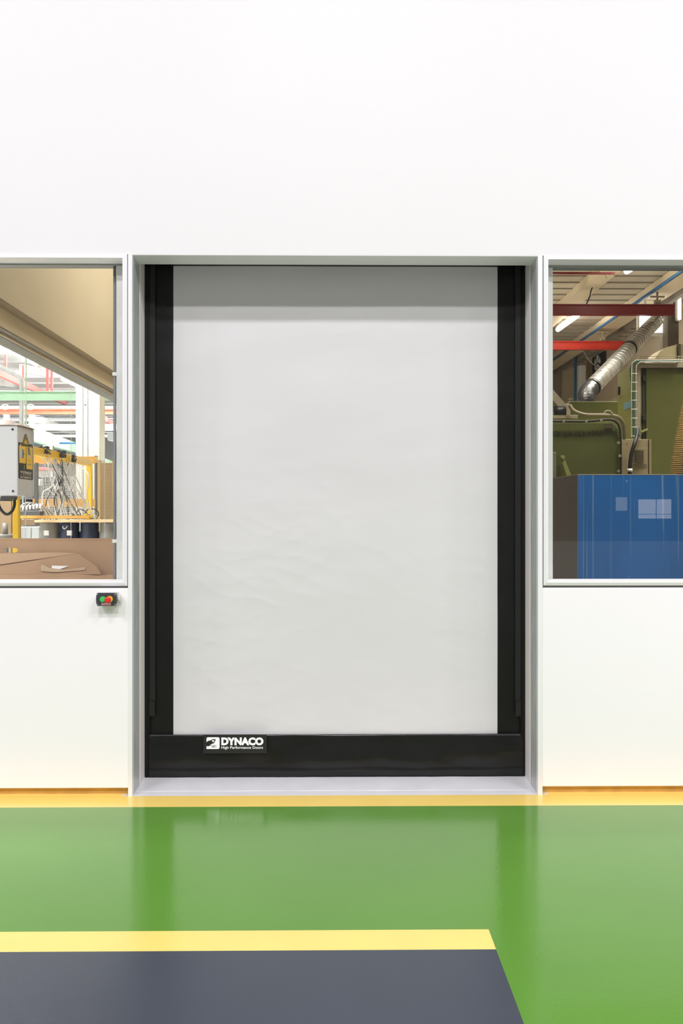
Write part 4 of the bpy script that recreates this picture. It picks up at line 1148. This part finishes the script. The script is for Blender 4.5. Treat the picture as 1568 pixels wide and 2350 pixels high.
# cable ladder with green hose on the corner
cl = thing('cable_ladder', at(1455, 1000, dE - .1), 'wire cable ladder climbing the corner of the tall green enclosure', 'cable ladder')
dL = dE - .1
rails = []
for px in (1450, 1460):
    p_ = [at(px, 1004, dL), at(px, 850, dL), at(px + 1, 838 - (1460 - px) * .5, dL), at(px + 10, 830 - (1460 - px) * .4, dL), at(1640, 830 - (1460 - px) * .4, dL)]
    MB().tube(p_, .004, 6).build('rail', M['plug'], cl)
for k in range(8):
    py = 857 + k * 20.5; a = at(1448, py, dL); b = at(1463, py, dL)
    MB().tube([a, b], .004, 6).build('rung', M['plug'], cl)
pth = spline([at(1560, 828, dL + .03), at(1500, 829, dL + .03), at(1470, 828, dL + .03), at(1455, 833, dL + .03), at(1449, 845, dL + .03), at(1449, 865, dL + .03), at(1453, 900, dL + .03), at(1455, 950, dL + .03), at(1455, 1004, dL + .03)], 8)
tag(MB().tube(pth, .013, 10).build('hose', M['hosegreen']), 'green hose running up the cable ladder', 'hose')
# guard rail on top of the enclosure
gr = thing('guard_rail', at(1520, 838, dE + .1), 'thin wire guard rail on top of the tall green enclosure', 'rail')
for py in (818, 824): MB().tube([at(1462, py, dE + .1), at(1640, py, dE + .1)], .004, 6).build('bar', M['mgrey'], gr)
for px in (1465, 1513, 1558): MB().tube([at(px, 817, dE + .1), at(px, 838, dE + .1)], .004, 6).build('upright', M['mgrey'], gr)
# curved hood
pts = [at(1500, 832, 10), at(1506, 820, 10), at(1516, 806, 10), at(1530, 797, 10), at(1559, 789, 10), at(1559, 832, 10)]
hd = thing('curved_hood', at(1530, 832, 10), 'beige curved sheet metal hood on top of the green enclosure', 'duct')
MB().prism(pts, (0, .35, 0)).build('hood', M['beamb'], hd)
mb = MB(); pxbox(mb, 1558, 789, 1563, 832, 9.95, .45); mb.build('flange', M['darkcol'], hd)
mb = MB(); pxbox(mb, 1563, 790, 1640, 832, 9.97, .4); mb.build('duct_section', M['mgrey'], hd)
# tan ribbed hose
c0 = [at(1606, 860, 7.6), at(1592, 915, 7.6), at(1580, 970, 7.6), at(1569, 1030, 7.6), at(1560, 1090, 7.6), at(1554, 1150, 7.6), at(1550, 1210, 7.6)]
pth = spline(c0, 56); rs = [.078 + .008 * math.sin(i * PI / 2 + .4) for i in range(len(pth))]
tag(MB().tube(pth, rs, 20).build('ribbed_hose', M['hosey']), 'fat tan ribbed hose at the right edge of the right window', 'hose')

# beams, pipes and roof steel
def by(x0, x1, zlo, zhi, y0, y1): return MB().box((x0, y0, H + zlo), (x1, y1, H + zhi))
tag(by(4.30, 4.62, 3.86, 3.99, 5, 19.1).build('roof_beam', M['beamb']), 'narrow beige roof beam running back, left of the broad one', 'beam')
tag(by(5.59, 5.95, 3.80, 3.99, 5, 19.1).build('roof_beam', M['beamb']), 'broad beige roof beam running back beside the blue pipe', 'beam')
tag(by(6.10, 6.20, 3.80, 3.99, 5, 19.1).build('roof_rail', M['wallg']), 'grey rail beyond the broad roof beam', 'rail')
beam_x('crane_beam', 1150, 1550, 697, 722.5, 14.9, M['red1'], 'maroon crane beam crossing high behind the right window')
beam_x('crane_beam', 1150, 1437.5, 782, 802, 17.9, M['red2'], 'bright orange red crane beam below the maroon one')
a = at(1260, 627, 14.0); b = at(1411, 627, 14.0)
sp_ = thing('sprinkler_pipe', a, 'thin red sprinkler pipe at the top of the right window', 'pipe')
MB().cyl((a.x, a.y, a.z), (b.x, a.y, b.z), .021, 10).build('pipe', M['red1'], sp_)
q = at(1392, 633, 14.0); MB().cyl((q.x, q.y, q.z - .04), (q.x, q.y, q.z + .03), .012, 8).build('sprinkler_head', M['mgrey'], sp_)
x_p = 5.50; zp = .688 * x_p
tag(MB().cyl((x_p, 5, H + zp), (x_p, 19.0, H + zp), .028, 12).build('water_pipe', M['bluepipe']), 'blue pipe running back under the broad roof beam', 'pipe')
q = at(1321, 870, 21.5)
tag(MB().cyl((q.x, q.y, 0), (q.x, q.y, at(1321, 806, 21.5).z), .035, 12).build('drop_pipe', M['bluepipe']), 'vertical blue pipe left of the white column', 'pipe')
a = at(1328, 850, 22.2); b = at(1345, 850, 22.2)
tag(MB().box((a.x, a.y, 0), (b.x, a.y + .2, ZC - .25), 0, .005).build('column', M['whitepaint']), 'slim white column behind the end of the spiral duct', 'column')
for px, d, py in ((1511, 14.95, 697), (1385, 17.95, 782)):
    q = at(px, py, d)
    th_ = thing('trolley_hanger', q, {1511: 'small steel hanger holding the maroon crane beam', 1385: 'small steel hanger holding the orange red crane beam'}[px], 'hanger')
    MB().cyl((q.x, q.y + .04, q.z), (q.x, q.y + .04, H + 3.80), .018, 8).build('rod', M['mgrey'], th_)
    MB().box((q.x - .12, q.y + .02, H + 3.70), (q.x + .12, q.y + .06, H + 3.73)).build('cross_bar', M['mgrey'], th_)
    MB().box((q.x - .05, q.y, q.z), (q.x + .05, q.y + .08, q.z + .07), 0, .004).build('clamp', M['mgrey'], th_)
pth = spline([at(1434, 797, 17.88), at(1437, 808, 17.6), at(1432, 822, 16.8), at(1410, 846, 16.5), at(1385, 850, 16.5), at(1355, 830, 17), at(1335, 799, 17.88)], 8)
tag(MB().tube(pth, .014, 6).build('drooping_cable', M['blackrub']), 'thin dark cable drooping below the orange red crane beam', 'cable')
pth = spline([at(1372, 640, 14.9), at(1358, 664, 14.95), at(1354, 680, 15.0), at(1346, 699, 15.0)], 6)
tag(MB().tube(pth, .012, 6).build('drooping_cable', M['blackrub']), 'thin dark cable hanging from the narrow roof beam', 'cable')
# spiral duct
a = at(1359, 889, 12.5); b = at(1508, 734, 15.4)
du = thing('spiral_duct', a, 'silver spiral ventilation duct rising diagonally to the bright opening', 'duct')
n_ = 176; path = [a.lerp(b, i / n_) for i in range(n_ + 1)]
rs = [.118] * (n_ + 1)
MB().tube(path, rs, 26).build('duct_tube', M['duct'], du)
dirv = (b - a).normalized(); u_ = dirv.cross(Vector((0, 0, 1))).normalized(); w_ = dirv.cross(u_)
hp = [a.lerp(b, i / 720) + (u_ * math.cos(i * 2 * PI / 24) + w_ * math.sin(i * 2 * PI / 24)) * .119 for i in range(721)]
MB().tube(hp, .005, 5).build('spiral_seam', M['screw'], du)
for f_ in (.0, .30, .52):
    q = a.lerp(b, f_); MB().tube([q - dirv * .03, q + dirv * .03], .129, 24).build('collar', M['duct'] if f_ == .30 else M['blackflex'], du)
e = [at(1346, 945, 12.3), at(1346, 920, 12.3), at(1347, 906, 12.35), at(1352, 896, 12.42), a + dirv * .05]
pe = spline(e, 9); MB().tube(pe, [.122 + (.006 if i % 2 else -.004) for i in range(len(pe))], 22).build('flexible_end', M['blackflex'], du)
# fan on the side wall
p0 = atX(1365, 820, XW); p1 = atX(1392, 812, XW)
zf0 = atX(1378, 862, XW).z; zf1 = atX(1378, 814, XW).z
fn = thing('wall_fan', (XW, (p0.y + p1.y) / 2, zf0), 'square dark wall fan on the beige wall above the tank', 'fan')
MB().box((XW - .06, p1.y, zf0), (XW - .001, p0.y, zf1)).build('fan_frame', M['dark'], fn)
yc = (p0.y + p1.y) / 2; zc2 = (zf0 + zf1) / 2 + .05; R_ = (zf1 - zf0) * .36
for k in range(5):
    t0 = k * 2 * PI / 5; pts = [Vector((XW - .07, yc + .03 * math.cos(t0), zc2 + .03 * math.sin(t0)))]
    for j_ in range(5):
        t = t0 + j_ * .22; pts.append(Vector((XW - .07, yc + R_ * math.cos(t) * 1.3, zc2 + R_ * math.sin(t))))
    MB().prism(pts, (-.012, 0, 0)).build('blade', M['plug'], fn)
# steel column at right
a = at(1533, 760, 15.9); b = at(1558, 760, 15.9)
tag(MB().box((a.x, a.y, 0), (b.x, a.y + .15, at(1540, 705, 15.9).z)).build('column', M['darkcol']), 'dark grey column right of the bright opening', 'column')
a = at(1522, 760, 15.6); b = at(1533, 760, 15.6)
tag(MB().box((a.x, a.y, 0), (b.x, a.y + .15, at(1527, 705, 15.6).z)).build('column', M['wallg']), 'lighter grey column between the bright opening and the dark column', 'column')
tube_lamp((1281, 756), (1325, 724), 18.3, 16.8, 'lit tube lamp on the dim roof, between the two red beams', .05)
tube_lamp((1439, 622), (1459, 609), 14.0, 13.3, 'lit tube lamp on the dim roof at the top of the right window', .05)
tube_lamp((1560.5, 684), (1560.5, 733), 15.85, 15.85, 'upright lit tube lamp at the right edge of the right window', .024, rod=False)
